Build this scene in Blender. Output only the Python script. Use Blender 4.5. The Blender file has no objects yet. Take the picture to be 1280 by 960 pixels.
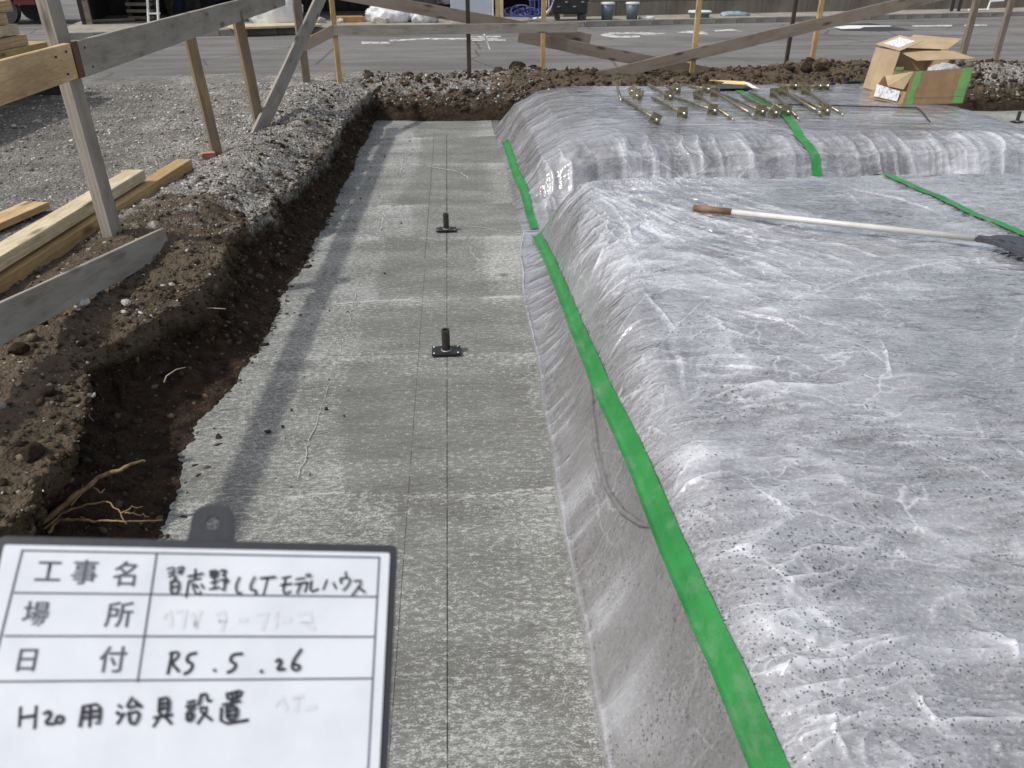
import bpy, bmesh, math, random
import numpy as np
from mathutils import Vector, Matrix
random.seed(7)
rng = np.random.RandomState(11)
R = math.radians
scene = bpy.context.scene
COL = scene.collection

# ---------------------------------------------------------------- camera
F_PX, CAM_H, PITCH, YAW = 960.0, 1.8, R(28.8), R(4.28)
cam = bpy.data.cameras.new('camera')
camo = bpy.data.objects.new('camera', cam); COL.objects.link(camo)
cam.sensor_width = 36; cam.lens = 27; cam.clip_start = 0.02; cam.clip_end = 600
camo.location = (0, 0, CAM_H)
camo.rotation_euler = (math.pi/2 - PITCH, 0, -YAW)
cam.dof.use_dof = True; cam.dof.focus_distance = 3.2; cam.dof.aperture_fstop = 7.2
scene.camera = camo
# ---------------------------------------------------------------- world, sun, exposure
SUN = Vector((-0.73, -0.22, 1.0)).normalized()
w = bpy.data.worlds.new('World'); scene.world = w; w.use_nodes = True
nt = w.node_tree; bg = nt.nodes['Background']
sky = nt.nodes.new('ShaderNodeTexSky'); sky.sky_type = 'NISHITA'; sky.sun_disc = False
sky.sun_elevation = math.asin(SUN.z); sky.sun_rotation = math.atan2(SUN.x, SUN.y)
sky.air_density = 1.0; sky.dust_density = 2.5; sky.ozone_density = 1.0
hs = nt.nodes.new('ShaderNodeHueSaturation'); hs.inputs['Saturation'].default_value = 0.45   # thin bright cloud veil
nt.links.new(sky.outputs[0], hs.inputs['Color']); nt.links.new(hs.outputs[0], bg.inputs[0]); bg.inputs[1].default_value = 0.15
sl = bpy.data.lights.new('sun', 'SUN'); sl.energy = 2.35; sl.angle = R(1.4); sl.color = (1, 0.965, 0.91)
so = bpy.data.objects.new('sun', sl); COL.objects.link(so)
so.rotation_euler = SUN.to_track_quat('Z', 'Y').to_euler()
scene.view_settings.view_transform = 'Standard'; scene.view_settings.look = 'None'
scene.cycles.max_bounces = 6; scene.cycles.diffuse_bounces = 3; scene.cycles.glossy_bounces = 3; scene.cycles.transparent_max_bounces = 6
scene.view_settings.gamma = 1; scene.view_settings.exposure = 0.1

# ---------------------------------------------------------------- helpers: geometry of the site
fw = np.array([math.sin(YAW)*math.cos(PITCH), math.cos(YAW)*math.cos(PITCH), -math.sin(PITCH)])
rt = np.array([math.cos(YAW), -math.sin(YAW), 0.0]); upv = np.cross(rt, fw)
EYE = np.array([0, 0, CAM_H])
def ray(x, y): return fw + rt*(x-640)/F_PX - upv*(y-480)/F_PX
def P(x, y, z=0.0):                       # point at height z seen at photo pixel
    r = ray(x, y); return Vector(EYE + r*((z-CAM_H)/r[2]))
def PY(x, y, Y): r = ray(x, y); return Vector(EYE + r*(Y/r[1]))
def PX(x, y, X): r = ray(x, y); return Vector(EYE + r*(X/r[0]))

def _h(ix, iy, seed):
    n = (ix.astype(np.int64)*374761393 + iy.astype(np.int64)*668265263 + seed*974634777) & 0x7fffffff
    n = ((n ^ (n >> 13))*1274126177) & 0x7fffffff
    return ((n ^ (n >> 16)) & 0xffff)/65535.0
def vn(x, y, seed=0):
    x = np.asarray(x, float); y = np.asarray(y, float)
    ix = np.floor(x); iy = np.floor(y); fx = x-ix; fy = y-iy
    fx = fx*fx*fx*(fx*(fx*6-15)+10); fy = fy*fy*fy*(fy*(fy*6-15)+10)
    a = _h(ix, iy, seed); b = _h(ix+1, iy, seed); c = _h(ix, iy+1, seed); d = _h(ix+1, iy+1, seed)
    return (a*(1-fx)+b*fx)*(1-fy)+(c*(1-fx)+d*fx)*fy
def fbm(x, y, o=4, seed=0, gain=0.5):
    s = 0; a = 1; t = 0
    for i in range(o):
        s = s+a*(vn(np.asarray(x)*2**i+i*17.3, np.asarray(y)*2**i-i*9.1, seed+i)-0.5); t += a; a *= gain
    return s/t*2
def ridge(x, y, seed=0, p=1.5):
    return (1-np.abs(2*vn(x, y, seed)-1))**p
def ss(a, b, x):
    t = np.clip((np.asarray(x, float)-a)/(np.asarray(b, float)-a), 0, 1); return t*t*(3-2*t)

# ---------------------------------------------------------------- helpers: objects
def tag(o, label=None, cat=None, group=None, kind=None):
    if label: o['label'] = label
    if cat: o['category'] = cat
    if group: o['group'] = group
    if kind: o['kind'] = kind
    return o
def link(name, me, m=None, parent=None, loc=None):
    o = bpy.data.objects.new(name, me); COL.objects.link(o)
    if m is not None and not me.materials: me.materials.append(m)
    if parent is not None: o.parent = parent
    if loc is not None: o.location = loc
    return o
def empty(name, loc, label=None, cat=None, group=None, kind=None, rz=0):
    o = bpy.data.objects.new(name, None); COL.objects.link(o); o.location = loc
    o.rotation_euler.z = rz; o.empty_display_size = 0.1
    return tag(o, label, cat, group, kind)
def grid_mesh(name, X, Y, Z, m, parent=None, smooth=True):
    ny, nx = X.shape
    v = np.stack([X, Y, Z], -1).reshape(-1, 3)
    i = np.arange(ny*nx).reshape(ny, nx)
    f = np.stack([i[:-1, :-1], i[:-1, 1:], i[1:, 1:], i[1:, :-1]], -1).reshape(-1, 4)
    me = bpy.data.meshes.new(name)
    me.vertices.add(len(v)); me.vertices.foreach_set('co', v.ravel())
    me.loops.add(f.size); me.loops.foreach_set('vertex_index', f.ravel())
    me.polygons.add(len(f)); me.polygons.foreach_set('loop_start', np.arange(0, f.size, 4))
    me.polygons.foreach_set('loop_total', np.full(len(f), 4))
    me.update(); me.validate()
    if smooth: me.polygons.foreach_set('use_smooth', np.ones(len(f), bool))
    return link(name, me, m, parent)
def attr(o, name, arr):
    a = o.data.attributes.new(name, 'FLOAT', 'POINT'); a.data.foreach_set('value', np.asarray(arr, np.float32).ravel())
class MB:
    def __init__(s): s.b = bmesh.new()
    def box(s, c, d, rz=0, rx=0, ry=0, bev=0):
        r = bmesh.ops.create_cube(s.b, size=1)
        M = Matrix.Translation(c) @ Matrix.Rotation(rz, 4, 'Z') @ Matrix.Rotation(ry, 4, 'Y') @ Matrix.Rotation(rx, 4, 'X') @ Matrix.Diagonal((*d, 1))
        bmesh.ops.transform(s.b, matrix=M, verts=r['verts'])
        if bev:
            es = list({e for v in r['verts'] for e in v.link_edges})
            bmesh.ops.bevel(s.b, geom=es, offset=bev, segments=1, affect='EDGES')
        return s
    def tube(s, pts, rad, n=8, cap=True):
        pts = [Vector(p) for p in pts]
        if not isinstance(rad, (list, tuple)): rad = [rad]*len(pts)
        rings = []
        for i, p in enumerate(pts):
            t = (pts[min(i+1, len(pts)-1)]-pts[max(i-1, 0)]).normalized()
            a = t.cross(Vector((0, 0, 1)) if abs(t.z) < 0.95 else Vector((1, 0, 0))).normalized(); b = a.cross(t)
            rings.append([s.b.verts.new(p+(a*math.cos(k*2*math.pi/n)+b*math.sin(k*2*math.pi/n))*rad[i]) for k in range(n)])
        for A, B in zip(rings, rings[1:]):
            for k in range(n): s.b.faces.new((A[k], A[(k+1) % n], B[(k+1) % n], B[k]))
        if cap:
            s.b.faces.new(rings[0][::-1]); s.b.faces.new(rings[-1])
        return s
    def lathe(s, prof, c=(0, 0, 0), n=20):
        c = Vector(c); rings = [[s.b.verts.new(c+Vector((r*math.cos(k*2*math.pi/n), r*math.sin(k*2*math.pi/n), z))) for k in range(n)] for r, z in prof]
        for A, B in zip(rings, rings[1:]):
            for k in range(n): s.b.faces.new((A[k], A[(k+1) % n], B[(k+1) % n], B[k]))
        s.b.faces.new(rings[0][::-1]); s.b.faces.new(rings[-1])
        return s
    def prism(s, pts, h, M=None):          # flat outline of 3-D points pushed along vector h
        h = Vector(h); A = [s.b.verts.new(Vector(p)) for p in pts]; B = [s.b.verts.new(Vector(p)+h) for p in pts]
        s.b.faces.new(A[::-1]); s.b.faces.new(B); n = len(A)
        for k in range(n): s.b.faces.new((A[k], A[(k+1) % n], B[(k+1) % n], B[k]))
        return s
    def build(s, name, m, parent=None, loc=None, smooth=False, bevel=0):
        bmesh.ops.recalc_face_normals(s.b, faces=s.b.faces)
        me = bpy.data.meshes.new(name); s.b.to_mesh(me); s.b.free()
        if smooth:
            me.polygons.foreach_set('use_smooth', np.ones(len(me.polygons), bool))
        o = link(name, me, m, parent, loc)
        if bevel:
            bv = o.modifiers.new('bevel', 'BEVEL'); bv.width = bevel; bv.segments = 2; bv.limit_method = 'ANGLE'
        return o
def plank(name, p0, p1, w, t, m, parent=None, face=(0, -1, 0), base=None, bend=0.004):
    """sawn board from p0 to p1 (axis), width w, thickness t; 'face' is the way the wide face looks"""
    p0, p1 = Vector(p0), Vector(p1); L = (p1-p0).length
    x = (p1-p0).normalized(); y = Vector(face); y = (y-x*y.dot(x)).normalized(); z = x.cross(y)
    n = max(3, int(L/0.25)); b = bmesh.new(); rings = []
    sd = random.uniform(0, 100); bev = min(0.003, t*0.12)
    prof = [(-w/2+bev, -t/2), (w/2-bev, -t/2), (w/2, -t/2+bev), (w/2, t/2-bev), (w/2-bev, t/2), (-w/2+bev, t/2), (-w/2, t/2-bev), (-w/2, -t/2+bev)]
    for i in range(n+1):
        u = i/n; j = bend*math.sin(u*math.pi)*math.sin(sd); wob = [random.uniform(-.0012, .0012) for _ in prof]
        rings.append([b.verts.new((u*L+(random.uniform(-.002, .002) if i in (0, n) else 0), py+j, pz+wob[q])) for q, (pz, py) in enumerate(prof)])
    for A, B in zip(rings, rings[1:]):
        for k in range(8): b.faces.new((A[k], B[k], B[(k+1) % 8], A[(k+1) % 8]))
    b.faces.new(rings[0]); b.faces.new(rings[-1][::-1])
    bmesh.ops.recalc_face_normals(b, faces=b.faces)
    me = bpy.data.meshes.new(name); b.to_mesh(me); b.free()
    o = link(name, me, m, parent)
    M = Matrix.Translation(p0) @ Matrix((x, y, z)).transposed().to_4x4()
    if parent is not None: M = Matrix.Translation(parent.location).inverted() @ M
    o.matrix_local = M
    return o

# ---------------------------------------------------------------- materials
class NT:
    def __init__(s, name, rough=0.7, metal=0.0, spec=0.5):
        s.m = bpy.data.materials.new(name); s.m.use_nodes = True; s.t = s.m.node_tree
        s.p = s.t.nodes['Principled BSDF']; s.p.inputs['Roughness'].default_value = rough
        s.p.inputs['Metallic'].default_value = metal; s.p.inputs['Specular IOR Level'].default_value = spec
        tc = s.t.nodes.new('ShaderNodeTexCoord'); s.obj = tc.outputs['Object']; s.gen = tc.outputs['Generated']
    def L(s, a, b): s.t.links.new(a, b)
    def _in(s, sock, v):
        if isinstance(v, bpy.types.NodeSocket): s.L(v, sock)
        elif isinstance(v, tuple) and len(v) == 3 and sock.type == 'RGBA': sock.default_value = (*v, 1)
        else: sock.default_value = v
    def map(s, scale, rot=(0, 0, 0), loc=(0, 0, 0), vec=None):
        n = s.t.nodes.new('ShaderNodeMapping'); s.L(vec or s.obj, n.inputs[0])
        n.inputs['Scale'].default_value = scale; n.inputs['Rotation'].default_value = rot; n.inputs['Location'].default_value = loc
        return n.outputs[0]
    def noise(s, scale=5, detail=4, rough=0.55, vec=None, dist=0.0):
        n = s.t.nodes.new('ShaderNodeTexNoise'); s.L(vec or s.obj, n.inputs['Vector'])
        n.inputs['Scale'].default_value = scale; n.inputs['Detail'].default_value = detail
        n.inputs['Roughness'].default_value = rough; n.inputs['Distortion'].default_value = dist
        return n.outputs[0]
    def vor(s, scale=5, vec=None, feat='F1', out='Distance'):
        n = s.t.nodes.new('ShaderNodeTexVoronoi'); n.feature = feat; s.L(vec or s.obj, n.inputs['Vector']); n.inputs['Scale'].default_value = scale
        return n.outputs[out]
    def ramp(s, fac, stops):
        n = s.t.nodes.new('ShaderNodeValToRGB'); s.L(fac, n.inputs[0]); e = n.color_ramp.elements
        while len(e) < len(stops): e.new(0.5)
        for el, (p, c) in zip(e, stops):
            el.position = p; el.color = (c, c, c, 1) if isinstance(c, (int, float)) else (*c, 1)
        return n.outputs[0]
    def mix(s, f, a, b, mode='MIX'):
        n = s.t.nodes.new('ShaderNodeMix'); n.data_type = 'RGBA'; n.blend_type = mode
        s._in(n.inputs[0], f); s._in(n.inputs[6], a); s._in(n.inputs[7], b); return n.outputs[2]
    def math(s, op, a, b=0.0, c=0.0):
        n = s.t.nodes.new('ShaderNodeMath'); n.operation = op
        s._in(n.inputs[0], a); s._in(n.inputs[1], b); s._in(n.inputs[2], c); return n.outputs[0]
    def sep(s, v=None):
        n = s.t.nodes.new('ShaderNodeSeparateXYZ'); s.L(v or s.obj, n.inputs[0]); return n.outputs
    def attr(s, name):
        n = s.t.nodes.new('ShaderNodeAttribute'); n.attribute_name = name; return n.outputs['Fac']
    def bump(s, h, strength=0.3, dist=0.01, prev=None):
        n = s.t.nodes.new('ShaderNodeBump'); n.inputs['Strength'].default_value = strength; n.inputs['Distance'].default_value = dist
        s._in(n.inputs['Height'], h)
        if prev is not None: s.L(prev, n.inputs['Normal'])
        return n.outputs[0]
    def out(s, col=None, rough=None, nor=None):
        if col is not None: s._in(s.p.inputs['Base Color'], col)
        if rough is not None: s._in(s.p.inputs['Roughness'], rough)
        if nor is not None: s.L(nor, s.p.inputs['Normal'])
        return s.m

def simple(name, c, rough=0.6, metal=0.0, var=0.25, scale=12, bump=0.15, spec=0.5):
    n = NT(name, rough, metal, spec)
    a = n.noise(scale, 5, 0.6); f = n.ramp(a, [(0.3, 0.0), (0.72, 1.0)])
    d = tuple(x*(1-var) for x in c); e = tuple(min(1, x*(1+var)) for x in c)
    return n.out(n.mix(f, d, e), None, n.bump(n.noise(scale*7, 3), bump, 0.004))
def wood(name, c, dark, grey=None, seed=0.0, gstr=0.5):
    n = NT(name, 0.75, 0, 0.25)
    v = n.map((0.9, 9, 9), loc=(seed, seed*2, seed))
    wv = n.t.nodes.new('ShaderNodeTexWave'); wv.wave_type = 'RINGS'; wv.rings_direction = 'X'
    n.L(n.map((0.35, 3.2, 3.2), loc=(seed, 0.9+seed, .35)), wv.inputs[0]); wv.inputs['Scale'].default_value = 3.2
    wv.inputs['Distortion'].default_value = 5; wv.inputs['Detail'].default_value = 3; wv.inputs['Detail Scale'].default_value = 1.2
    f = n.math('MULTIPLY', n.ramp(wv.outputs[0], [(0.25, 0.0), (0.8, 1.0)]), gstr)
    col = n.mix(f, c, dark)
    fib = n.ramp(n.noise(14, 4, 0.65, v), [(0.3, 0.72), (0.7, 1.12)])
    col = n.mix(1.0, col, fib, 'MULTIPLY')
    st = n.ramp(n.noise(2.2, 4, 0.6, n.map((1, 1.6, 1.6), loc=(seed, 3, 1))), [(0.35, 0.72), (0.62, 1.08)])
    col = n.mix(0.8, col, st, 'MULTIPLY')
    if grey: col = n.mix(n.ramp(n.noise(3.1, 5, 0.6, n.map((1, 3, 3), loc=(seed+4, 1, 1))), [(0.38, 0.0), (0.66, 1.0)]), col, grey)
    kn = n.vor(1.0, n.map((2.2, 7.0, 7.0), loc=(seed*3, 1.3, 2.1)))
    col = n.mix(n.ramp(kn, [(0.07, 0.85), (0.20, 0.0)]), col, tuple(x*0.35 for x in dark))
    return n.out(col, None, n.bump(n.noise(30, 4, 0.6, v), 0.35, 0.003))

M_new = wood('fresh_yellow_timber', (0.60, 0.43, 0.24), (0.42, 0.26, 0.12), None, 1.0, 0.45)
M_pale = wood('pale_sawn_timber', (0.66, 0.56, 0.38), (0.50, 0.38, 0.21), None, 2.3, 0.35)
M_post = wood('brown_stake_timber', (0.30, 0.21, 0.115), (0.17, 0.11, 0.055), (0.17, 0.15, 0.12), 3.1, 0.5)
M_yel = wood('yellow_stake_timber', (0.52, 0.36, 0.17), (0.38, 0.24, 0.10), None, 5.1, 0.35)
M_grey = wood('weathered_grey_timber', (0.36, 0.32, 0.27), (0.22, 0.19, 0.155), (0.31, 0.29, 0.255), 4.2, 0.7)
M_gbrown = wood('weathered_brown_timber', (0.27, 0.215, 0.16), (0.16, 0.12, 0.085), (0.24, 0.21, 0.175), 6.7, 0.6)
M_dark = wood('dark_stake_timber', (0.085, 0.068, 0.055), (0.05, 0.04, 0.03), None, 7.7, 0.6)
M_black = simple('black_plastic', (0.018, 0.019, 0.022), 0.42, 0, 0.3, 20, 0.2)
M_rubber = simple('black_rubber', (0.045, 0.048, 0.056), 0.5, 0, 0.3, 30, 0.2)

def m_soil(name, stone, gravel_attr=True):
    n = NT(name, 0.95, 0, 0.15)
    big = n.noise(1.7, 5, 0.6); fine = n.noise(26, 6, 0.7); vf = n.noise(95, 4, 0.7)
    col = n.mix(n.ramp(fine, [(0.32, 0.0), (0.70, 1.0)]), (0.044, 0.032, 0.022), (0.160, 0.125, 0.088))
    col = n.mix(n.ramp(big, [(0.40, 0.0), (0.62, 1.0)]), col, n.mix(vf, (0.075, 0.052, 0.033), (0.20, 0.16, 0.115)))
    g = n.attr('gravel')
    gv = n.vor(68); gc = n.vor(68, out='Color'); gs = n.sep(gc)
    gcol = n.ramp(gs[0], [(0.0, (0.12, 0.112, 0.10)), (0.3, (0.25, 0.235, 0.21)), (0.75, (0.37, 0.355, 0.325)), (1.0, (0.58, 0.57, 0.54))])
    gcol = n.mix(n.ramp(n.noise(3.5, 6, 0.65), [(0.35, 0.75), (0.65, 0.0)]), gcol, (0.11, 0.095, 0.075))
    gcol = n.mix(n.math('MULTIPLY', n.attr('left_dark'), .35), gcol, (0.09, 0.085, 0.078))  # yard gravel mixed darker toward the left
    gm = n.ramp(n.math('ADD', n.math('MULTIPLY', g, 1.0), n.math('MULTIPLY', n.math('SUBTRACT', n.noise(9, 6, 0.7), 0.5), 1.1)), [(0.42, 0.0), (0.56, 1.0)])
    col = n.mix(gm, col, gcol)
    red = n.attr('face_shade')
    col = n.mix(red, col, n.mix(n.ramp(n.noise(13, 5, 0.65), [(0.35, 0.0), (0.7, 1.0)]), (0.014, 0.0095, 0.0065), (0.070, 0.046, 0.031)))  # dark cut-face soil, with the shade of the bank painted into its colour
    nb = n.bump(n.math('SUBTRACT', n.math('ADD', n.math('MULTIPLY', n.noise(7, 4, 0.65), 1.6), fine), n.math('MULTIPLY', gv, .5)), 0.85, 0.024)
    return n.out(col, None, nb)
M_soil = m_soil('trench_soil', 0)
n = NT('soil_clods', 0.95, 0, 0.1)
cc = n.ramp(n.attr('shade'), [(0.0, (0.035, 0.025, 0.017)), (0.6, (0.075, 0.056, 0.038)), (1.0, (0.15, 0.118, 0.082))])
M_clod = n.out(n.mix(0.7, cc, n.ramp(n.noise(45, 5), [(0.3, 0.55), (0.7, 1.35)]), 'MULTIPLY'), None, n.bump(n.noise(60, 5), .9, .008))
n = NT('crushed_stone', 0.85, 0, 0.25)
oi = n.t.nodes.new('ShaderNodeObjectInfo')
c = n.ramp(n.attr('shade'), [(0.0, (0.11, 0.10, 0.085)), (0.35, (0.25, 0.235, 0.21)), (0.8, (0.42, 0.41, 0.385)), (1.0, (0.68, 0.67, 0.64))])
M_stone = n.out(n.mix(0.5, c, n.ramp(n.noise(30, 4), [(0.3, 0.5), (0.7, 1.3)]), 'MULTIPLY'), None, n.bump(n.noise(60, 3), 0.4, 0.004))
n = NT('pale_rock', 0.85, 0, 0.25)
M_rock = n.out(n.mix(n.ramp(n.noise(22, 5), [(0.35, 0.0), (0.65, 1.0)]), (0.30, 0.27, 0.22), (0.58, 0.56, 0.52)), None, n.bump(n.noise(50, 4), 0.5, 0.006))

n = NT('worn_asphalt', 0.9, 0, 0.25)
a = n.noise(170, 3, 0.7); b = n.noise(0.7, 5, 0.6); c3 = n.noise(1.0, 4, 0.6, n.map((0.25, 2.2, 1), rot=(0, 0, R(8))))
col = n.mix(n.ramp(a, [(0.3, 0.0), (0.7, 1.0)]), (0.085, 0.082, 0.077), (0.28, 0.27, 0.255))
col = n.mix(0.8, col, n.ramp(b, [(0.35, 0.78), (0.7, 1.12)]), 'MULTIPLY')
col = n.mix(0.9, col, n.ramp(c3, [(0.38, 0.74), (0.55, 1.08)]), 'MULTIPLY')
crk = n.vor(0.45, n.map((1, 1, 1), vec=None), 'DISTANCE_TO_EDGE')
col = n.mix(n.ramp(crk, [(0.004, 0.55), (0.012, 0.0)]), col, (0.03, 0.03, 0.03))
M_road = n.out(col, None, n.bump(a, 0.5, 0.006))
n = NT('worn_white_road_paint', 0.8, 0, 0.3)
wear = n.ramp(n.noise(9, 7, 0.75), [(0.40, 0.0), (0.52, 1.0)])
M_paint = n.out(n.mix(wear, (0.72, 0.72, 0.70), (0.60, 0.60, 0.58)))
tr = n.t.nodes.new('ShaderNodeBsdfTransparent'); mx = n.t.nodes.new('ShaderNodeMixShader')
n.L(n.ramp(n.noise(8, 8, 0.85), [(0.455, 0.0), (0.50, 1.0)]), mx.inputs[0]); n.L(tr.outputs[0], mx.inputs[1]); n.L(n.p.outputs[0], mx.inputs[2])
n.L(mx.outputs[0], n.t.nodes['Material Output'].inputs[0])

# concrete base slab with trowel marks, laitance flecks and the snapped ink lines
n = NT('blinding_concrete', 0.82, 0, 0.35)
X, Y, Z = n.sep()
st1 = n.noise(1, 6, 0.72, n.map((9, 85, 9))); st2 = n.noise(1, 4, 0.7, n.map((30, 170, 20), rot=(0, 0, 0.09)))
st3 = n.noise(1, 5, 0.65, n.map((1.3, 3.6, 1)))
fl = n.math('ADD', n.math('MULTIPLY', n.noise(1, 3, 0.7, n.map((150, 210, 150))), .55), n.math('MULTIPLY', n.noise(1, 3, .65, n.map((34, 62, 40), rot=(0, 0, .15))), .45))
col = n.mix(n.ramp(st1, [(0.30, 0.0), (0.70, 1.0)]), (0.088, 0.086, 0.076), (0.178, 0.178, 0.161))
col = n.mix(n.ramp(st3, [(0.36, 0.0), (0.68, 1.0)]), col, n.mix(st1, (0.112, 0.113, 0.102), (0.25, 0.255, 0.236)))
lai = n.attr('laitance')
thr = n.math('ADD', n.math('MULTIPLY', lai, 0.13), n.math('MULTIPLY', n.math('SUBTRACT', st3, 0.5), 0.16))
flm = n.ramp(n.math('ADD', fl, thr), [(0.53, 0.0), (0.66, 1.0)])
col = n.mix(n.math('MULTIPLY', flm, 0.75), col, (0.56, 0.565, 0.54))
flm2 = n.ramp(n.math('ADD', st2, thr), [(0.60, 0.0), (0.72, 1.0)])
col = n.mix(n.math('MULTIPLY', flm2, 0.55), col, (0.45, 0.455, 0.43))
stain = n.ramp(n.vor(1.25, n.map((1, 0.9, 1), loc=(.3, .4, 0))), [(0.03, 0.75), (0.06, 0.0)])
col = n.mix(stain, col, (0.085, 0.08, 0.06))
def line(x0, slope, hw, ya, yb):
    d = n.math('ABSOLUTE', n.math('SUBTRACT', X, n.math('ADD', x0, n.math('MULTIPLY', Y, slope))))
    m = n.math('LESS_THAN', d, hw); m = n.math('MULTIPLY', m, n.math('GREATER_THAN', Y, ya)); m = n.math('MULTIPLY', m, n.math('LESS_THAN', Y, yb))
    return n.math('MULTIPLY', m, n.ramp(n.noise(1, 4, 0.7, n.map((1, 7, 1))), [(0.38, 0.35), (0.5, 1.0)]))
lm = n.math('MAXIMUM', line(-0.071, 0.0, 0.0022, 0.3, 5.2), line(-0.071, 0.0, 0.0042, 5.2, 9.45))
lm = n.math('MAXIMUM', lm, n.math('MULTIPLY', line(-0.222, 0.0008, 0.0016, 1.0, 4.9), 0.8))
lm = n.math('MAXIMUM', lm, n.math('MULTIPLY', line(-0.226, 0.0008, 0.0035, 5.1, 9.6), 0.7))
col = n.mix(n.math('MULTIPLY', lm, 0.88), col, (0.02, 0.02, 0.022))
nb = n.bump(n.math('ADD', fl, n.math('MULTIPLY', st1, 1.5)), 0.4, 0.005)
M_slab = n.out(col, None, nb)
M_mortar = simple('dried_laitance_ridge', (0.52, 0.53, 0.49), 0.85, 0, 0.2, 40, 0.6)

# plastic film
def m_film(name, seed):
    n = NT(name, 0.22, 0, 0.5)
    wr = n.noise(1, 3, 0.58, n.map((2.2, 13, 6), rot=(0, 0, R(14)), loc=(seed, 0, 0)), 0.6)
    wr2 = n.noise(1, 3, 0.6, n.map((7, 44, 14), rot=(0, 0, R(-9)), loc=(seed, 2, 0)), 0.8)
    cl = n.noise(1.4, 5, 0.62, n.map((1, 1, 1), loc=(seed, seed, 0)), 0.5)
    wv = n.t.nodes.new('ShaderNodeVectorMath'); wv.operation = 'MULTIPLY_ADD'; nz = n.t.nodes.new('ShaderNodeTexNoise'); n.L(n.obj, nz.inputs['Vector']); nz.inputs['Scale'].default_value = 3.0; nz.inputs['Detail'].default_value = 4
    n.L(nz.outputs['Color'], wv.inputs[0]); wv.inputs[1].default_value = (.4, .4, .4); n.L(n.obj, wv.inputs[2])
    f1 = n.vor(1, n.map((4, 9, 4), rot=(0, 0, R(25)), vec=wv.outputs[0])); f2 = n.vor(1, n.map((13, 32, 13), rot=(0, 0, R(-14)), vec=wv.outputs[0]))
    f3 = n.vor(1, n.map((2.6, 5.5, 4), rot=(0, 0, R(50)), loc=(3, 1, 0), vec=wv.outputs[0]), 'DISTANCE_TO_EDGE')
    amt = n.ramp(n.noise(1.3, 3, .6, n.map((1, 1, 1), loc=(seed, 7, 0))), [(0.42, 0.0), (0.60, 1.0)])
    crs = n.math('MULTIPLY', n.ramp(f3, [(0.0, 1.0), (0.030, 0.0)]), amt)
    fold = n.attr('fold'); fog = n.noise(95, 3, 0.7)
    k = n.math('MULTIPLY', fold, 0.48)
    k = n.math('ADD', k, n.math('MULTIPLY', n.ramp(cl, [(0.36, 0.0), (0.62, 1.0)]), 0.26))
    k = n.math('ADD', k, n.math('MULTIPLY', n.ramp(wr, [(0.46, 0.0), (0.66, 1.0)]), n.math('SUBTRACT', .16, n.math('MULTIPLY', n.attr('flank'), .12))))
    k = n.math('ADD', k, n.math('MULTIPLY', n.ramp(wr2, [(0.54, 0.0), (0.68, 1.0)]), 0.11))
    k = n.math('ADD', k, n.math('MULTIPLY', n.ramp(fog, [(0.50, 0.0), (0.66, 1.0)]), 0.20))
    k = n.math('ADD', k, n.math('MULTIPLY', crs, 0.35))
    k = n.math('MINIMUM', n.math('ADD', k, 0.10), 0.90)
    v = n.map((1, 1.15, 1)); 
    for sc, lim in ((125, .30), (74, .27)):
        d = n.vor(sc, v); dc = n.sep(n.vor(sc, v, out='Color'))
        size = n.math('MULTIPLY', n.ramp(dc[0], [(0.35, 0.0), (1.0, 1.0)]), n.math('MULTIPLY', n.ramp(n.noise(2.3, 5, 0.68, n.map((1, 1, 1), loc=(3, seed, sc*.05))), [(0.38, 0.12), (0.56, 1.0)]), n.math('MULTIPLY', n.attr('drops'), lim*1.55)))
        k = n.math('MULTIPLY', k, n.math('SUBTRACT', 1.0, n.math('MULTIPLY', n.math('LESS_THAN', d, size), .75)))
    k = n.math('MULTIPLY', k, n.math('SUBTRACT', 1.0, n.math('MULTIPLY', n.attr('skirt'), 0.45)))
    hsum = n.math('ADD', n.math('ADD', n.math('MULTIPLY', f1, 1.0), n.math('MULTIPLY', f2, .30)), n.math('ADD', n.math('MULTIPLY', wr, .7), n.math('ADD', n.math('MULTIPLY', wr2, .20), n.math('MULTIPLY', crs, .12))))
    nb = n.bump(n.math('MULTIPLY', hsum, n.math('SUBTRACT', 1.0, n.math('MULTIPLY', n.attr('flank'), .6))), 0.55, 0.036)
    m = n.out((0.655, 0.66, 0.69), 0.24, nb)
    tr = n.t.nodes.new('ShaderNodeBsdfTransparent'); tr.inputs[0].default_value = (.95, .95, .96, 1)
    gl = n.t.nodes.new('ShaderNodeBsdfGlossy'); gl.inputs['Roughness'].default_value = 0.10; n.L(nb, gl.inputs['Normal'])
    fr = n.t.nodes.new('ShaderNodeFresnel'); fr.inputs['IOR'].default_value = 1.5; n.L(nb, fr.inputs['Normal'])
    m1 = n.t.nodes.new('ShaderNodeMixShader'); n.L(n.math('MINIMUM', n.math('MULTIPLY', fr.outputs[0], 2.4 if seed == 0 else 1.2), 1.0), m1.inputs[0]); n.L(tr.outputs[0], m1.inputs[1]); n.L(gl.outputs[0], m1.inputs[2])
    m2 = n.t.nodes.new('ShaderNodeMixShader'); n.L(k, m2.inputs[0]); n.L(m1.outputs[0], m2.inputs[1]); n.L(n.p.outputs[0], m2.inputs[2])
    n.L(m2.outputs[0], n.t.nodes['Material Output'].inputs[0]); n.p.inputs['Coat Weight'].default_value = 1.0; n.p.inputs['Coat Roughness'].default_value = 0.09; n.L(nb, n.p.inputs['Coat Normal'])
    return m
M_film = m_film('clear_polythene_film', 0.0)
M_film2 = m_film('clear_polythene_film_far', 6.0)
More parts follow.
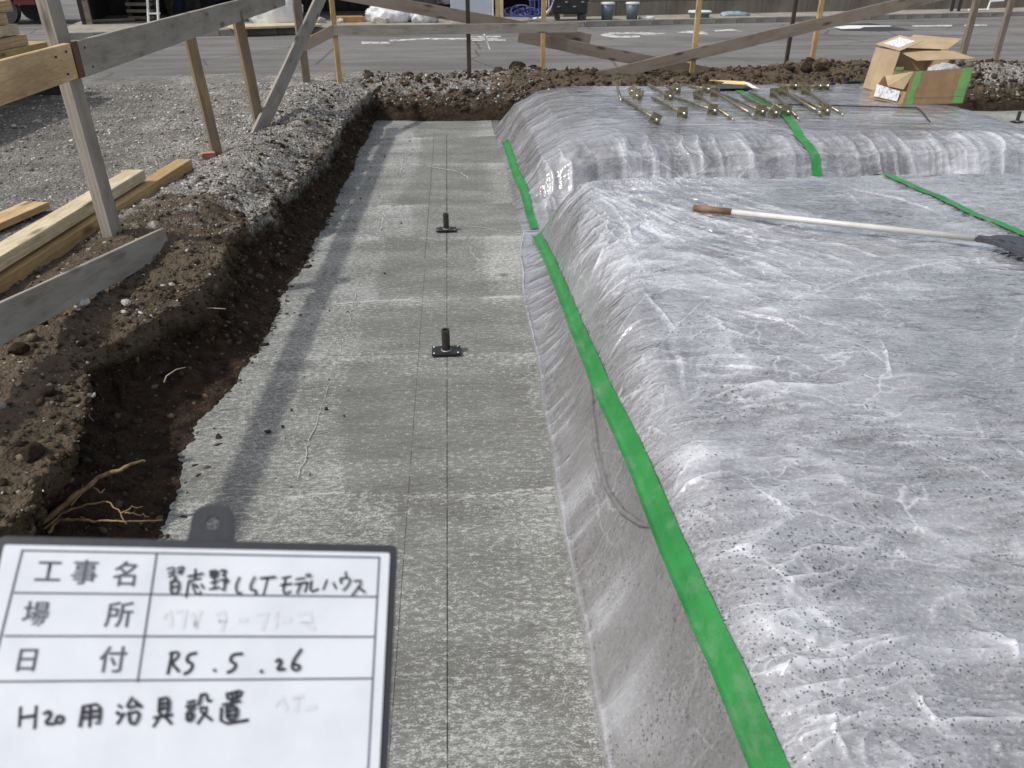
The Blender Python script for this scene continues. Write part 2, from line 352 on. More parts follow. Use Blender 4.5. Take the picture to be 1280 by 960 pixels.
def m_bed(name, seed):
    n = NT(name, 0.8, 0, 0.3)
    a = n.noise(60, 5, 0.72); b = n.noise(1.8, 5, 0.62, n.map((1, 1, 1), loc=(seed, 0, 0))); c = n.noise(14, 5, .65)
    col = n.mix(n.ramp(a, [(0.34, 0.0), (0.66, 1.0)]), (0.14, 0.135, 0.13), (0.40, 0.395, 0.385))
    col = n.mix(n.ramp(b, [(0.38, 0.0), (0.66, 0.8)]), col, (0.155, 0.145, 0.13))
    col = n.mix(n.ramp(c, [(0.42, 0.55), (0.56, 0.0)]), col, (0.10, 0.096, 0.092))
    for sc, lim in ((125, .30), (74, .27)):
        v = n.map((1, 1.15, 1), loc=(seed, 0, 0)); d = n.vor(sc, v); dc = n.sep(n.vor(sc, v, out='Color'))
        size = n.math('MULTIPLY', n.ramp(dc[0], [(0.35, 0.0), (1.0, 1.0)]), n.math('MULTIPLY', n.ramp(n.noise(2.3, 5, 0.68, n.map((1, 1, 1), loc=(3, seed, sc*.05))), [(0.38, 0.12), (0.56, 1.0)]), n.math('MULTIPLY', n.attr('drops'), lim*1.5)))
        col = n.mix(n.math('MULTIPLY', n.math('LESS_THAN', n.math('ADD', d, n.math('MULTIPLY', n.math('SUBTRACT', a, .5), .35)), size), 0.95), col, (0.012, 0.012, 0.013))
    col = n.mix(n.math('MULTIPLY', n.attr('skirt'), .6), col, (0.17, 0.155, 0.135))
    return n.out(col, None, n.bump(n.math('ADD', a, n.math('MULTIPLY', c, 1.8)), 0.6, 0.007))
M_bed = m_bed('compacted_bed_near', 0.0); M_bed2 = m_bed('compacted_bed_far', 4.0)
n = NT('green_curing_tape', 0.5, 0, 0.4)
tn = n.noise(3.2, 6, 0.68); tf = n.noise(1, 3, 0.6, n.map((160, 160, 160)))
du = n.ramp(n.noise(1, 6, .72, n.map((9, 9, 9), loc=(2, 5, 1))), [(0.50, 0.0), (0.78, .55)])
M_tape = n.out(n.mix(du, n.mix(n.ramp(tn, [(0.35, 0.0), (0.7, 1.0)]), (0.016, 0.165, 0.034), (0.034, 0.26, 0.06)), (0.20, 0.26, 0.19)), None, n.bump(tf, 0.3, 0.002, n.bump(n.noise(1, 4, .6, n.map((26, 9, 9))), 0.6, 0.008)))
M_tapel = simple('green_tape_on_card', (0.15, 0.36, 0.11), 0.6, 0, 0.12, 8)

# ---------------------------------------------------------------- setting: slab
ys = np.concatenate([np.linspace(-3, 1, 30), np.linspace(1.01, 6, 420), np.linspace(6.02, 11.2, 160)])
xs = np.concatenate([np.linspace(-1.6, 1.3, 240), np.linspace(1.35, 12.5, 60)])
XX, YY = np.meshgrid(xs, ys)
steps = [2.42, 3.62, 4.35, 5.60, 6.45, 7.95, 9.3]
lai = np.zeros_like(XX); wob = 0.03*fbm(XX*1.6, YY*1.6, 3, 5)+0.012*fbm(XX*9, YY*7, 3, 8)
bounds = [-4]+steps+[20]
left_b = [-.30, -.50, -.62, -.47, -.36, -.42, -.30, -.5]; right_b = [.28, .34, .9, .22, .75, .30, .8, .3]
for k in range(len(bounds)-1):
    y0_, y1_ = bounds[k], bounds[k+1]; yq_ = YY+wob*1.2+0.02*(XX+1)*math.sin(k*2.3)
    inb = (yq_ > y0_) & (yq_ <= y1_)
    side_l = ss(left_b[k]+.03, left_b[k]-.03, XX+wob*2+0.07*np.sin(YY*1.7+k*2)); side_r = ss(right_b[k]-.10, right_b[k]+.10, XX+wob*4)
    strip = 0.05*math.sin(k*4.7)+0.08
    far_edge = np.exp(-(y1_-yq_)/0.10)*(vn(XX*2.5+k*3, YY*1.5, 14) > .42)*0.45
    near_edge = np.exp(-(yq_-y0_)/0.022)*0.35*(0.2+vn(XX*5+k, YY*0, 15))
    lai += np.where(inb, strip+side_l*(.16+.30*vn(XX*2, YY*1.7, 4))+side_r*(.10+.6*vn(XX*2.4, YY*1.6, 6))+far_edge+near_edge, 0)
lai += ss(2.2, 1.2, YY+.3*fbm(XX*2, YY*2, 3, 16))*0.45*vn(XX*3, YY*3, 12)
ZZ = 0.006*fbm(XX*1.2, YY*1.2, 3, 1) + 0.0022*fbm(XX*11, YY*40, 2, 2)+0.004*fbm(XX*3, YY*9, 3, 31)
ZZ += 0.0035*np.clip(lai, 0, 1.0)
slab = grid_mesh('concrete_slab', XX, YY, ZZ, M_slab); tag(slab, kind='structure')
attr(slab, 'laitance', np.clip(lai, 0, 1.3))
def ridge_line(pts, r=0.005):
    pts = [Vector(p) for p in pts]; out = []
    for a, b in zip(pts, pts[1:]):
        nn = max(2, int((b-a).length/0.035))
        for i in range(nn): out.append(a.lerp(b, i/nn))
    out.append(pts[-1])
    q = [p+Vector((random.gauss(0, .006), random.gauss(0, .008), 0.008)) for p in out]
    mb = MB(); mb.tube(q, [r*random.uniform(.2, .8) for _ in q], 5); 
    o = mb.build('laitance_ridge', M_mortar, slab, smooth=True); o.scale.z = 0.4
    return o
S = lambda l: [P(x, y, 0.006) for x, y in l]
ridge_line(S([(372, 598), (398, 520), (408, 492), (430, 425), (446, 365)]), 0.0028)
ridge_line(S([(475, 292), (478, 275), (481, 260)]), 0.006)
ridge_line(S([(500, 217), (504, 200), (512, 192)]), 0.006)
ridge_line(S([(535, 208), (560, 212), (576, 215), (586, 224)]), 0.007)
ridge_line(S([(578, 282), (600, 284), (628, 288), (665, 296)]), 0.004)
ridge_line(S([(588, 306), (590, 318), (600, 326)]), 0.005)
ridge_line(S([(415, 300), (440, 295), (476, 292)]), 0.005)

# ---------------------------------------------------------------- setting: left bank and gravelled yard
kY = np.array([-3, 1.0, 2.3, 2.98, 3.67, 4.56, 5.05, 6.7, 8.5, 10.5, 12.0])
kX = np.array([-1.4, -1.38, -1.34, -1.52, -1.33, -1.33, -1.25, -1.13, -1.14, -1.02, -1.0])
def crest(y): return np.interp(y, kY, kX) + 0.055*fbm(y*1.7, y*0+3, 4, 21) + 0.045*fbm(y*6, y*0, 4, 22, .65)
def ground_z(x, y):
    d = crest(y)-x                     # distance back from the crest
    z = 0.35 + 0.07*ss(0.0, 0.30, d) + 0.02*fbm(x*1.1, y*1.1, 4, 40)*ss(0, .4, d)
    z = z + 0.07*ss(0.1, 0.35, d)*ss(0.95, 0.45, d)*ss(10.9, 9, y)*ss(3.8, 5.0, y)*(0.5+vn(x*3, y*1.7, 43))
    z = z - 0.05*ss(3.2, 2.2, y)*ss(0, .5, d) - 0.055*ss(3.3, 3.8, y)*ss(5.0, 4.5, y)*np.exp(-((x+1.64)/.13)**2)
    soil = ss(1.1, 0.2, d)+ss(3.6, 3.0, y)
    return z + (0.024*fbm(x*9, y*9, 5, 44, 0.66))*(0.45+np.clip(soil, 0, 1)) 
yb = np.concatenate([np.linspace(-3, 1.4, 40), np.linspace(1.41, 6.5, 440), np.linspace(6.52, 11.9, 240)])
tg = np.concatenate([-np.geomspace(15, 2.0, 60), -np.linspace(1.98, 0.015, 150)])
tf = np.linspace(0, 1, 62)
Xg = []; Yg = []; Zg = []; G = []; D = []
cr = crest(yb); base = -0.965 + 0.03*fbm(yb*2.2, yb*0, 4, 30)
for j, y in enumerate(yb):
    gx = cr[j]+tg; gy = np.full_like(gx, y)
    gz = ground_z(gx, gy)
    t = tf; z0 = ground_z(np.array([cr[j]]), np.array([y]))[0]
    hole = 0.9*ss(3.5, 2.9, y)*ss(1.5, 2.1, y)
    fx = cr[j]+(base[j]-cr[j])*t**(2.6+1.6*hole)-0.05*hole*np.sin(np.pi*t)
    fz = z0+(-0.012-z0)*(1-(1-t)**1.45)
    amp = np.sin(np.pi*np.clip(t*1.02, 0, 1))**0.6*(1-0.75*t**3)
    yy = np.full_like(t, y)
    dis = 0.085*fbm(yy*3.2, fz*5, 4, 50, 0.55)+0.05*fbm(yy*12, fz*14, 4, 55, 0.62)
    dis -= 0.07*hole*np.exp(-((t-0.45)/0.2)**2)
    fx = fx+dis*amp; 
    Xg.append(np.r_[gx, fx]); Yg.append(np.r_[gy, yy+0.03*fbm(yy*9, fz*9, 3, 58)*amp]); Zg.append(np.r_[gz, fz])
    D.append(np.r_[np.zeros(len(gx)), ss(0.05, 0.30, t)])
Xg = np.array(Xg); Yg = np.array(Yg); Zg = np.array(Zg); D = np.array(D)
dd = crest(Yg)-Xg
G = ss(0.35, 1.3, dd+0.5*fbm(Xg*1.5, Yg*1.5, 3, 60))*0.55+0.45*ss(3.6, 5.2, Yg+0.5*fbm(Xg*2, Yg*2, 3, 61)) + 0.25*ss(-1.8, -2.6, Xg)+0.28*ss(4.2, 6.0, Yg)
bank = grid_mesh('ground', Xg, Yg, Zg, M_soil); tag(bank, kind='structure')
attr(bank, 'gravel', np.clip(G, 0, 1)); attr(bank, 'left_dark', ss(-0.15, .25, (-2.2-0.22*(Yg-5))-Xg+.3*fbm(Xg, Yg, 3, 130))); attr(bank, 'face_shade', np.clip(D, 0, 1))

# far bank of the trench, with the berm of spoil along the road
xb = np.concatenate([np.linspace(-1.7, 7.5, 560), np.linspace(7.52, 15, 120)])
tt = np.concatenate([np.linspace(0, 1, 46), np.linspace(1.02, 3.4, 60)])
by = np.interp(xb, [-1, .8, 5.35, 7.8, 15], [10.42, 10.28, 10.62, 10.55, 10.6])+0.03*fbm(xb*2, xb*0, 3, 70)
Tb, Xb = np.meshgrid(tt, xb); By = by[:, None]+0*Tb
face = np.clip(Tb, 0, 1)
Zb = -0.03+0.45*face**0.62
bh = np.interp(xb, [-1.7, -.5, 0.2, .9, 1.3, 2.2, 3.2, 4.4, 5.2, 6, 7.6, 15], [.0, 0, .02, .1, .09, .05, .02, .04, .13, .1, .12, .1])[:, None]
out_ = np.clip(Tb-1, 0, 3)
Zb = Zb+bh*ss(0.0, 0.35, out_)*ss(1.7, 0.8, out_)*(0.6+0.8*vn(Xb*2.2, Tb*3, 71))
Zb = Zb+0.05*fbm(Xb*4, Tb*3, 4, 72, 0.6)*ss(0.1, 0.5, Tb)+0.02*fbm(Xb*16, Tb*14, 3, 73)
Zb = Zb-0.10*ss(1.55, 2.3, out_)
Yb = By+0.30*face**1.4+out_*0.62+0.06*fbm(Xb*3.5, Zb*7, 4, 74, 0.6)*np.sin(np.pi*np.clip(Tb, 0, 1))
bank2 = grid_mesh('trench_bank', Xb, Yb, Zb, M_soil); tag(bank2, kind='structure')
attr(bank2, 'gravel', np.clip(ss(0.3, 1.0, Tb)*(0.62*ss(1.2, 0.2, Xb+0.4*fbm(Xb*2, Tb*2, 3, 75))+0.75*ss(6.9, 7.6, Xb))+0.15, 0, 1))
attr(bank2, 'face_shade', ss(0.75, 0.15, Tb)*0.8)  # shade low on the far bank, put into the soil colour

# wide ground sheet with the dig left open, and the road on it
def flat(name, polys, z, m):
    b = bmesh.new()
    for q in polys: b.faces.new([b.verts.new((x, y, z)) for x, y in q])
    bmesh.ops.remove_doubles(b, verts=b.verts, dist=1e-4)
    bmesh.ops.recalc_face_normals(b, faces=b.faces)
    me = bpy.data.meshes.new(name); b.to_mesh(me); b.free()
    for p in me.polygons:
        if p.normal.z < 0: p.flip()
    return tag(link(name, me, m), kind='structure')
M_yard = simple('yard_earth', (0.20, 0.185, 0.16), 0.95, 0, 0.5, 6, 0.6, 0.2)
flat('surrounding_ground', [((-250, -250), (-4.5, -250), (-4.5, 300), (-250, 300)), ((-4.5, 12), (15, 12), (15, 300), (-4.5, 300)),
     ((14.5, -250), (250, -250), (250, 300), (14.5, 300)), ((-4.5, -250), (14.5, -250), (14.5, -2.9), (-4.5, -2.9)), ((12.2, -2.9), (14.5, -2.9), (14.5, 10.9), (12.2, 10.9))], 0.36, M_yard)
kerb_y = lambda x: 19.5+0.243*x
def kerb_pt(x, off=0): return Vector((x-off*0.236, kerb_y(x)+off*0.972, 0))
rd = [(-60, 10.7), (-4, 10.65), (-2.2, 10.8), (-0.6, 11.15), (3, 11.45), (9, 11.7), (60, 13.6), (60, kerb_y(60)), (-60, kerb_y(-60))]
rd = [(-60, 10.3), (-4, 10.65), (-2.2, 10.8), (-0.6, 11.15), (3, 11.45), (9, 11.7), (15, 12.0), (60, 13.6), (60, kerb_y(60)), (-8, kerb_y(-8)), (-14, 40), (-20, 60), (-60, 60)]
road = flat('road', [rd], 0.415, M_road)
M_kerb = simple('kerb_concrete', (0.26, 0.245, 0.215), 0.9, 0, 0.3, 5, 0.4)
M_pave = simple('footway_concrete', (0.30, 0.275, 0.235), 0.9, 0, 0.35, 3, 0.5)
kerb = empty('kerb', (0, 0, 0.415), kind='structure')
K = Vector((0.972, 0.236, 0)); ang = math.atan2(0.236, 0.972)
kme = None
for i in range(50):
    x = -7.5+i*0.6*0.972
    c = kerb_pt(x, 0.075)
    if kme is None:
        o = MB().box((0, 0, 0.065), (0.592, 0.15, 0.13), bev=0.008).build('kerb_stone', M_kerb, kerb); kme = o.data
    else: o = link('kerb_stone', kme, None, kerb)
    o.location = (c.x, c.y, random.uniform(-.004, .003)); o.rotation_euler.z = ang+random.gauss(0, .006)
a, b_ = kerb_pt(-8, 0.15), kerb_pt(24, 0.15); c_, d_ = kerb_pt(24, 14), kerb_pt(-8, 14)
flat('footway', [[(p.x, p.y) for p in (a, b_, c_, d_)]], 0.535, M_pave)
# painted markings on the road, worn
def mark(pts, z=0.419):
    flat_o = flat('road_marking', [[(P(x, y, 0.415).x, P(x, y, 0.415).y) for x, y in pts]], z, M_paint); return flat_o
mark([(452, 52.3), (487, 52.6), (487, 54.8), (452, 55)]); mark([(487, 50), (540, 47.5), (540, 49), (487, 52)])
mark([(538, 48.0), (622, 47.6), (622, 49.2), (538, 50)]); mark([(590, 50.2), (632, 49.2), (632, 51), (590, 51.2)]); mark([(585, 45.8), (626, 45), (626, 46.5), (585, 47)])
mark([(604, 42), (606, 42), (613, 62), (611.5, 62)])
mark([(750, 43), (762, 41), (800, 40.2), (834, 42), (806, 44.3), (800, 42.6), (765, 43), (770, 45), (800, 44.8), (800, 47), (768, 47.4), (752, 45)])
mark([(846, 41), (860, 38.5), (880, 39.5), (886, 43.4), (870, 43), (862, 41.5)]); mark([(892, 38), (915, 36.5), (932, 40.3), (918, 38.8), (895, 39.5)])
mark([(1140, 31.8), (1190, 31.2), (1190, 33), (1140, 33.5)]); mark([(1205, 31), (1234, 31), (1234, 32.2), (1205, 32.6)])
# patch of fresh black asphalt with an iron cover in it
M_patch = simple('black_asphalt_and_shadow', (0.035, 0.036, 0.038), 0.8, 0, 0.4, 40, 0.5)
flat('dark_road_patch', [[(P(x, y, .415).x, P(x, y, .415).y) for x, y in [(1040, 33.5), (1062, 30), (1088, 29), (1108, 32), (1142, 38), (1100, 39.5), (1052, 38.5)]]], 0.4188, M_patch)
M_bright = simple('bright_road_paint', (0.74, 0.74, 0.72), 0.7, 0, 0.1, 10)
flat('asphalt_marking', [[(P(x, y, .415).x, P(x, y, .415).y) for x, y in [(1041, 34.3), (1060, 32), (1112, 32.4), (1115, 33.3), (1080, 34), (1075, 36), (1052, 36.6)]]], 0.4225, M_bright)
flat('dark_road_patch', [[(P(x, y, .415).x, P(x, y, .415).y) for x, y in [(716, 47), (727, 45.8), (738, 50.5), (722, 48.5)]]], 0.4188, M_patch)  # small shadow shape laid on the road as a dark sliver

# ---------------------------------------------------------------- stones and clods
def rock_mesh(kind):
    b = bmesh.new(); bmesh.ops.create_icosphere(b, subdivisions=1, radius=1)
    for v in b.verts: v.co *= random.uniform(0.55, 1.25)
    v = np.array([x.co[:] for x in b.verts]); f = np.array([[q.index for q in p.verts] for p in b.faces]); b.free(); return v, f
ROCKS = [rock_mesh(0) for _ in range(10)]
def scatter(name, pos, size, m, flatn=0.6, sink=0.3, parent=None):
    N = len(pos); V = []; Fc = []; sh = []; off = 0
    which = rng.randint(0, len(ROCKS), N)
    for k in range(len(ROCKS)):
        idx = np.where(which == k)[0]
        if not len(idx): continue
        v, f = ROCKS[k]; n_ = len(idx)
        a = rng.uniform(0, 6.28, n_); t = rng.normal(0, .5, n_)
        sc = np.stack([rng.uniform(.8, 1.4, n_), rng.uniform(.6, 1, n_), rng.uniform(.4, .9, n_)*flatn/0.6], -1)*size[idx][:, None]
        w_ = v[None]*sc[:, None]
        y1 = w_[..., 1]*np.cos(t)[:, None]-w_[..., 2]*np.sin(t)[:, None]; z1 = w_[..., 1]*np.sin(t)[:, None]+w_[..., 2]*np.cos(t)[:, None]
        x2 = w_[..., 0]*np.cos(a)[:, None]-y1*np.sin(a)[:, None]; y2 = w_[..., 0]*np.sin(a)[:, None]+y1*np.cos(a)[:, None]
        p = pos[idx]; q = np.stack([x2+p[:, 0:1], y2+p[:, 1:2], z1+p[:, 2:3]+(sc[:, 2]*(0.5-sink))[:, None]], -1)
        V.append(q.reshape(-1, 3)); Fc.append((f[None]+(np.arange(n_)*len(v))[:, None, None]+off).reshape(-1, 3)); off += n_*len(v)
        s_ = rng.uniform(0, 1, n_); sh.append(np.repeat(s_, len(v)))
    V = np.concatenate(V); Fc = np.concatenate(Fc)
    me = bpy.data.meshes.new(name); me.vertices.add(len(V)); me.vertices.foreach_set('co', V.ravel())
    me.loops.add(Fc.size); me.loops.foreach_set('vertex_index', Fc.ravel()); me.polygons.add(len(Fc))
    me.polygons.foreach_set('loop_start', np.arange(0, Fc.size, 3)); me.polygons.foreach_set('loop_total', np.full(len(Fc), 3)); me.update()
    o = link(name, me, m, parent); attr(o, 'shade', np.concatenate(sh)); return o
from mathutils.bvhtree import BVHTree
def bvh(o):
    me = o.data; n_ = len(me.vertices); co = np.empty(n_*3); me.vertices.foreach_get('co', co)
    fi = np.empty(len(me.polygons)*4, int); me.polygons.foreach_get('vertices', fi)
    return BVHTree.FromPolygons(co.reshape(-1, 3).tolist(), fi.reshape(-1, 4).tolist())
T_bank2 = bvh(bank2)
def drop(tree, x, y, zt=3.0):
    h = tree.ray_cast(Vector((x, y, zt)), Vector((0, 0, -1)))
    return h[0].z if h[0] is not None else None
def field(n_, x0, x1, y0, y1, dens):
    x = rng.uniform(x0, x1, n_); y = rng.uniform(y0, y1, n_); keep = rng.uniform(0, 1, n_) < dens(x, y)
    return x[keep], y[keep]
# white crushed stone over the yard
d1 = lambda x, y: np.where(x < crest(y)-0.02, 1, 0)*np.clip(0.25+0.75*ss(3.2, 5.5, y)-0.5*(vn(x*2, y*2, 80) > 0.62), 0, 1)
x, y = field(30000, -4.8, -1.05, 1.6, 10.8, d1)
far = np.clip(y/5, 0.5, 1.5); s_ = rng.gamma(1.1, 0.0032, len(x))*far+0.0018; s_ = np.minimum(s_, 0.024)
tag(scatter('gravel', np.stack([x, y, ground_z(x, y)], -1), s_, M_stone), 'pale crushed stone spread over the yard left of the trench', 'gravel', kind='stuff')
# brown clods along the crest
d2 = lambda x, y: np.where(x < crest(y)+0.02, 1, 0)*np.clip(ss(1.0, 0.15, crest(y)-x)*0.6+ss(4.2, 3.2, y), 0, 1)
x, y = field(15000, -3.2, -1.0, 1.2, 10.6, d2)
s_ = np.minimum(rng.gamma(1.2, 0.0050, len(x))+0.002, 0.034)
tag(scatter('soil_clods', np.stack([x, y, ground_z(x, y)], -1), s_, M_clod, 0.75), 'brown soil clods littering the lip of the trench', 'soil', kind='stuff')
x = -1.0+np.abs(rng.normal(0, .28, 260)); y = rng.uniform(1, 10, 260); s_ = rng.gamma(1.2, .0022, 260)+.0015
tag(scatter('spilt_crumbs', np.stack([x, y, x*0+.006], -1), np.minimum(s_, .012), M_clod, .8, .3), 'soil crumbs spilt on the slab along the left bank', 'soil', kind='stuff')
d3 = lambda x, y: np.where(x < crest(y)+0.03, 1, 0)*(0.25+0.75*(vn(x*3, y*3, 83) > .5))
x, y = field(5200, -2.4, -1.0, 1.6, 10.6, d3)
s_ = np.minimum(rng.gamma(1.3, 0.0035, len(x))*np.clip(y/4.5, .7, 1.4)+0.0025, 0.022)
tag(scatter('stone_chips', np.stack([x, y, ground_z(x, y)], -1), s_, M_stone), 'small white stone chips mixed into the brown trench lip', 'gravel', kind='stuff')
x = crest(rng.uniform(1.5, 6, 1)); yq = rng.uniform(1.4, 7.5, 900); xq = crest(yq)-np.abs(rng.normal(0, .10, 900))+.02
tag(scatter('lip_clods', np.stack([xq, yq, ground_z(xq, yq)], -1), np.minimum(rng.gamma(1.3, .0055, 900)+.0025, .028), M_clod, .8, .6), 'broken brown clods along the near lip of the trench', 'soil', kind='stuff')
# clods and stones stuck in the bank face
idx = rng.randint(0, yb.size, 5200); ti = rng.randint(len(tg)+3, len(tg)+60, 5200)
pos = np.stack([Xg[idx, ti], Yg[idx, ti], Zg[idx, ti]], -1); s_ = np.minimum(rng.gamma(1.2, 0.0048, 5200)+0.002, 0.03)
tag(scatter('bank_clods', pos, s_, M_clod, 0.8, 0.5), 'dark clods clinging to the cut face of the left bank', 'soil', kind='stuff')
x = rng.uniform(-1.2, 11, 9000); t2 = rng.uniform(0.15, 3.0, 9000); pos = []; 
bi = np.clip(np.searchsorted(xb, x), 0, len(xb)-1); tj = np.clip(np.searchsorted(tt, t2), 0, len(tt)-1)
pos = np.stack([Xb[bi, tj], Yb[bi, tj], Zb[bi, tj]], -1)
s_ = np.minimum(rng.gamma(1.2, 0.0105, 9000)+0.004, 0.07)
tag(scatter('berm_clods', pos, s_, M_clod, 0.8, 0.4), 'loose brown spoil heaped along the roadside edge of the trench', 'soil', kind='stuff')
x = np.where(rng.uniform(0, 1, 4200) < .55, rng.uniform(-1.2, 1.3, 4200), rng.uniform(6.8, 9.5, 4200)); t2 = np.where(rng.uniform(0, 1, 4200) < .7, rng.uniform(1.0, 2.6, 4200), rng.uniform(0.3, 1.0, 4200))
bi = np.clip(np.searchsorted(xb, x), 0, len(xb)-1); tj = np.clip(np.searchsorted(tt, t2), 0, len(tt)-1)
pos = np.stack([Xb[bi, tj], Yb[bi, tj], Zb[bi, tj]], -1); s_ = np.minimum(rng.gamma(1.2, 0.006, 4200)+0.003, 0.03)
tag(scatter('berm_gravel', pos, s_, M_stone), 'white crushed stone on the roadside edge of the trench', 'gravel', kind='stuff')
def rock(name, x, y, z, s, m, label, cat='stone', group=None, seed=0, flatn=0.65):
    random.seed(seed); b = bmesh.new(); bmesh.ops.create_icosphere(b, subdivisions=3, radius=1)
    cuts = [(Vector((random.gauss(0, 1), random.gauss(0, 1), random.gauss(0, 1))).normalized(), random.uniform(.62, .9)) for _ in range(11)]
    for v in b.verts:
        for nv, d in cuts:
            e = v.co.dot(nv)-d
            if e > 0: v.co -= nv*e
        v.co *= 1+0.03*math.sin(v.co.x*9+seed)*math.cos(v.co.y*11)
        v.co = Vector((v.co.x*s, v.co.y*s*0.8, v.co.z*s*flatn))
    me = bpy.data.meshes.new(name); b.to_mesh(me); b.free()
    o = link(name, me, m, None, (x, y, z+s*flatn*0.35)); o.rotation_euler.z = seed*1.3
    return tag(o, label, cat, group)
def onbank(x, y): return float(ground_z(np.array([x]), np.array([y]))[0])
for i, (px, py, s, m, lab) in enumerate([
    (101, 381, .042, M_rock, 'large pale stone just below the grey board at the bank edge'),
    (158, 380, .030, M_rock, 'white angular stone right of the large pale stone on brown soil'),
    (155, 392, .022, M_rock, 'small white stone in front of the white angular stone'),
    (216, 356, .024, M_rock, 'white stone lying near the crest below the end of the grey board'),
    (180, 346, .018, M_rock, 'grey stone right under the end of the grey board'),
    (55, 287, .045, M_rock, 'flat grey stone between the short plank and the long pale timber'),
    (192, 282, .035, M_rock, 'pale stone beside the long pale timber near the large grey post'),
    (62, 490, .030, M_clod, 'brown clod on the soil shelf above the dark hollow'),
    (40, 570, .05, M_clod, 'brown clod at the left edge just above the whiteboard'),
    (25, 440, .05, M_clod, 'brown clod close under the low grey board at far left')]):
    q = P(px, py, 0.36); q = P(px, py, onbank(q.x, q.y))
    rock('stone' if m is M_rock else 'soil_clod', q.x, q.y, q.z, s, m, lab, 'stone' if m is M_rock else 'clod', None, i+3, 0.65)
for i, (px, s, lab) in enumerate([(648, .15, 'big brown clod standing on the far spoil berm left of the yellow stake'), (668, .09, 'smaller brown clod touching the big clod on the far spoil berm'),
                                   (1012, .11, 'brown clod on the spoil berm right of the yellow stake and dark stake'), (1030, .09, 'brown clod on the spoil berm left of the cardboard box'), (805, .10, 'rounded dark clod on the berm under the crossing boards')]):
    q = P(px, 92, 0.46); zz = drop(T_bank2, q.x, q.y+0.15) or 0.45
    rock('soil_clod', q.x, q.y+0.15, zz-0.02, s, M_clod, lab, 'clod', None, i+40, 0.8)
random.seed(5)
# bright orange peg head beside the second stake
M_orange = simple('orange_paint', (0.62, 0.17, 0.10), 0.6, 0, 0.15, 20)
q = P(262, 201, 0.42)
pg = empty('marker_peg', (q.x, q.y, onbank(q.x, q.y)-0.02), 'short wooden survey peg with orange painted head beside the second stake', 'peg')
MB().box((0, 0, 0.025), (0.11, 0.05, 0.05), 0.35, bev=.004).build('peg', M_gbrown, pg); MB().box((0, 0, 0.058), (0.105, 0.051, 0.012), 0.35, bev=.004).build('painted_head', M_orange, pg)
# ---------------------------------------------------------------- the plastic covered mounds
kE = np.array([-3, 1.22, 2.0, 2.47, 3.51, 4.25, 5.11, 5.6, 8]); vE = np.array([.33, .33, .335, .345, .385, .385, .43, .50, .5])
def edge_x(y): return np.interp(y, kE, vE)+0.012*fbm(y*2.3, y*0, 3, 90)
HT = 0.5
_tp = [P(1010, 1080, .47), P(960, 960, .47), P(900, 820, .46), P(840, 690, .435), P(790, 570, .38), P(752, 495, .31), P(720, 420, .21), P(700, 370, .13), P(682, 328, .06), P(668, 298, .02)]
_ty = [-3]+[p.y for p in _tp]; _tx = [_tp[0].x]+[p.x for p in _tp]; _tz = [.47]+[p.z for p in _tp]
def tape_near(y): return np.interp(y, _ty, _tx)
def zl(l, ox, oy, sc=3.2): return [P(ox+a/sc, oy+b/sc, .5) for a, b in l]
CREASES = [zl(l, 880, 660) for l in ([(270,950),(400,850),(520,815),(660,785)],[(350,960),(500,880),(650,820)],[(545,720),(520,820),(600,960)],[(680,790),(640,870),(650,960)],[(720,850),(780,900),(840,960)],[(825,640),(850,700),(915,800)],
  [(480,510),(640,465),(790,425)],[(560,520),(700,480),(880,410)],[(250,390),(300,362),(400,338)],[(300,605),(350,570),(420,560)],[(300,230),(480,200),(590,150)],[(1220,420),(1240,480),(1255,540)],[(190,720),(230,810),(330,740)],[(1150,890),(1170,870),(1185,872)],[(20,260),(40,220),(65,195)],[(620,150),(560,220),(400,270)]) ]
CREASES += [zl(l, 640, 200) for l in ([(640,690),(720,630),(800,560)],[(520,540),(590,620),(650,690)],[(310,400),(380,320),(440,250)],[(420,640),(540,560),(700,520)],[(250,560),(340,480),(420,440)],[(450,330),(560,240),(640,200)],[(360,700),(470,650),(560,640)],[(700,740),(760,700),(860,670)],[(560,780),(640,700),(700,690)],[(300,300),(380,330),(420,300)])]
CREASES += [zl(l, 880, 200) for l in ([(400,570),(560,510),(700,470),(1000,430),(1200,390)],[(40,600),(200,640),(300,660),(450,740)],[(1275,620),(1240,740),(1220,860)],[(520,90),(760,150),(980,240)],[(700,740),(720,800),(745,900)],[(560,110),(640,190),(900,260)],[(300,120),(180,160),(60,170)])]
CREASES += [zl(l, 640, 420) for l in ([(600,640),(700,590),(900,560)],[(620,650),(740,700),(830,760)],[(610,700),(700,720),(760,790)],[(640,630),(660,560),(720,500)],[(440,280),(520,300),(620,380)],[(700,300),(900,230),(1050,220)])]
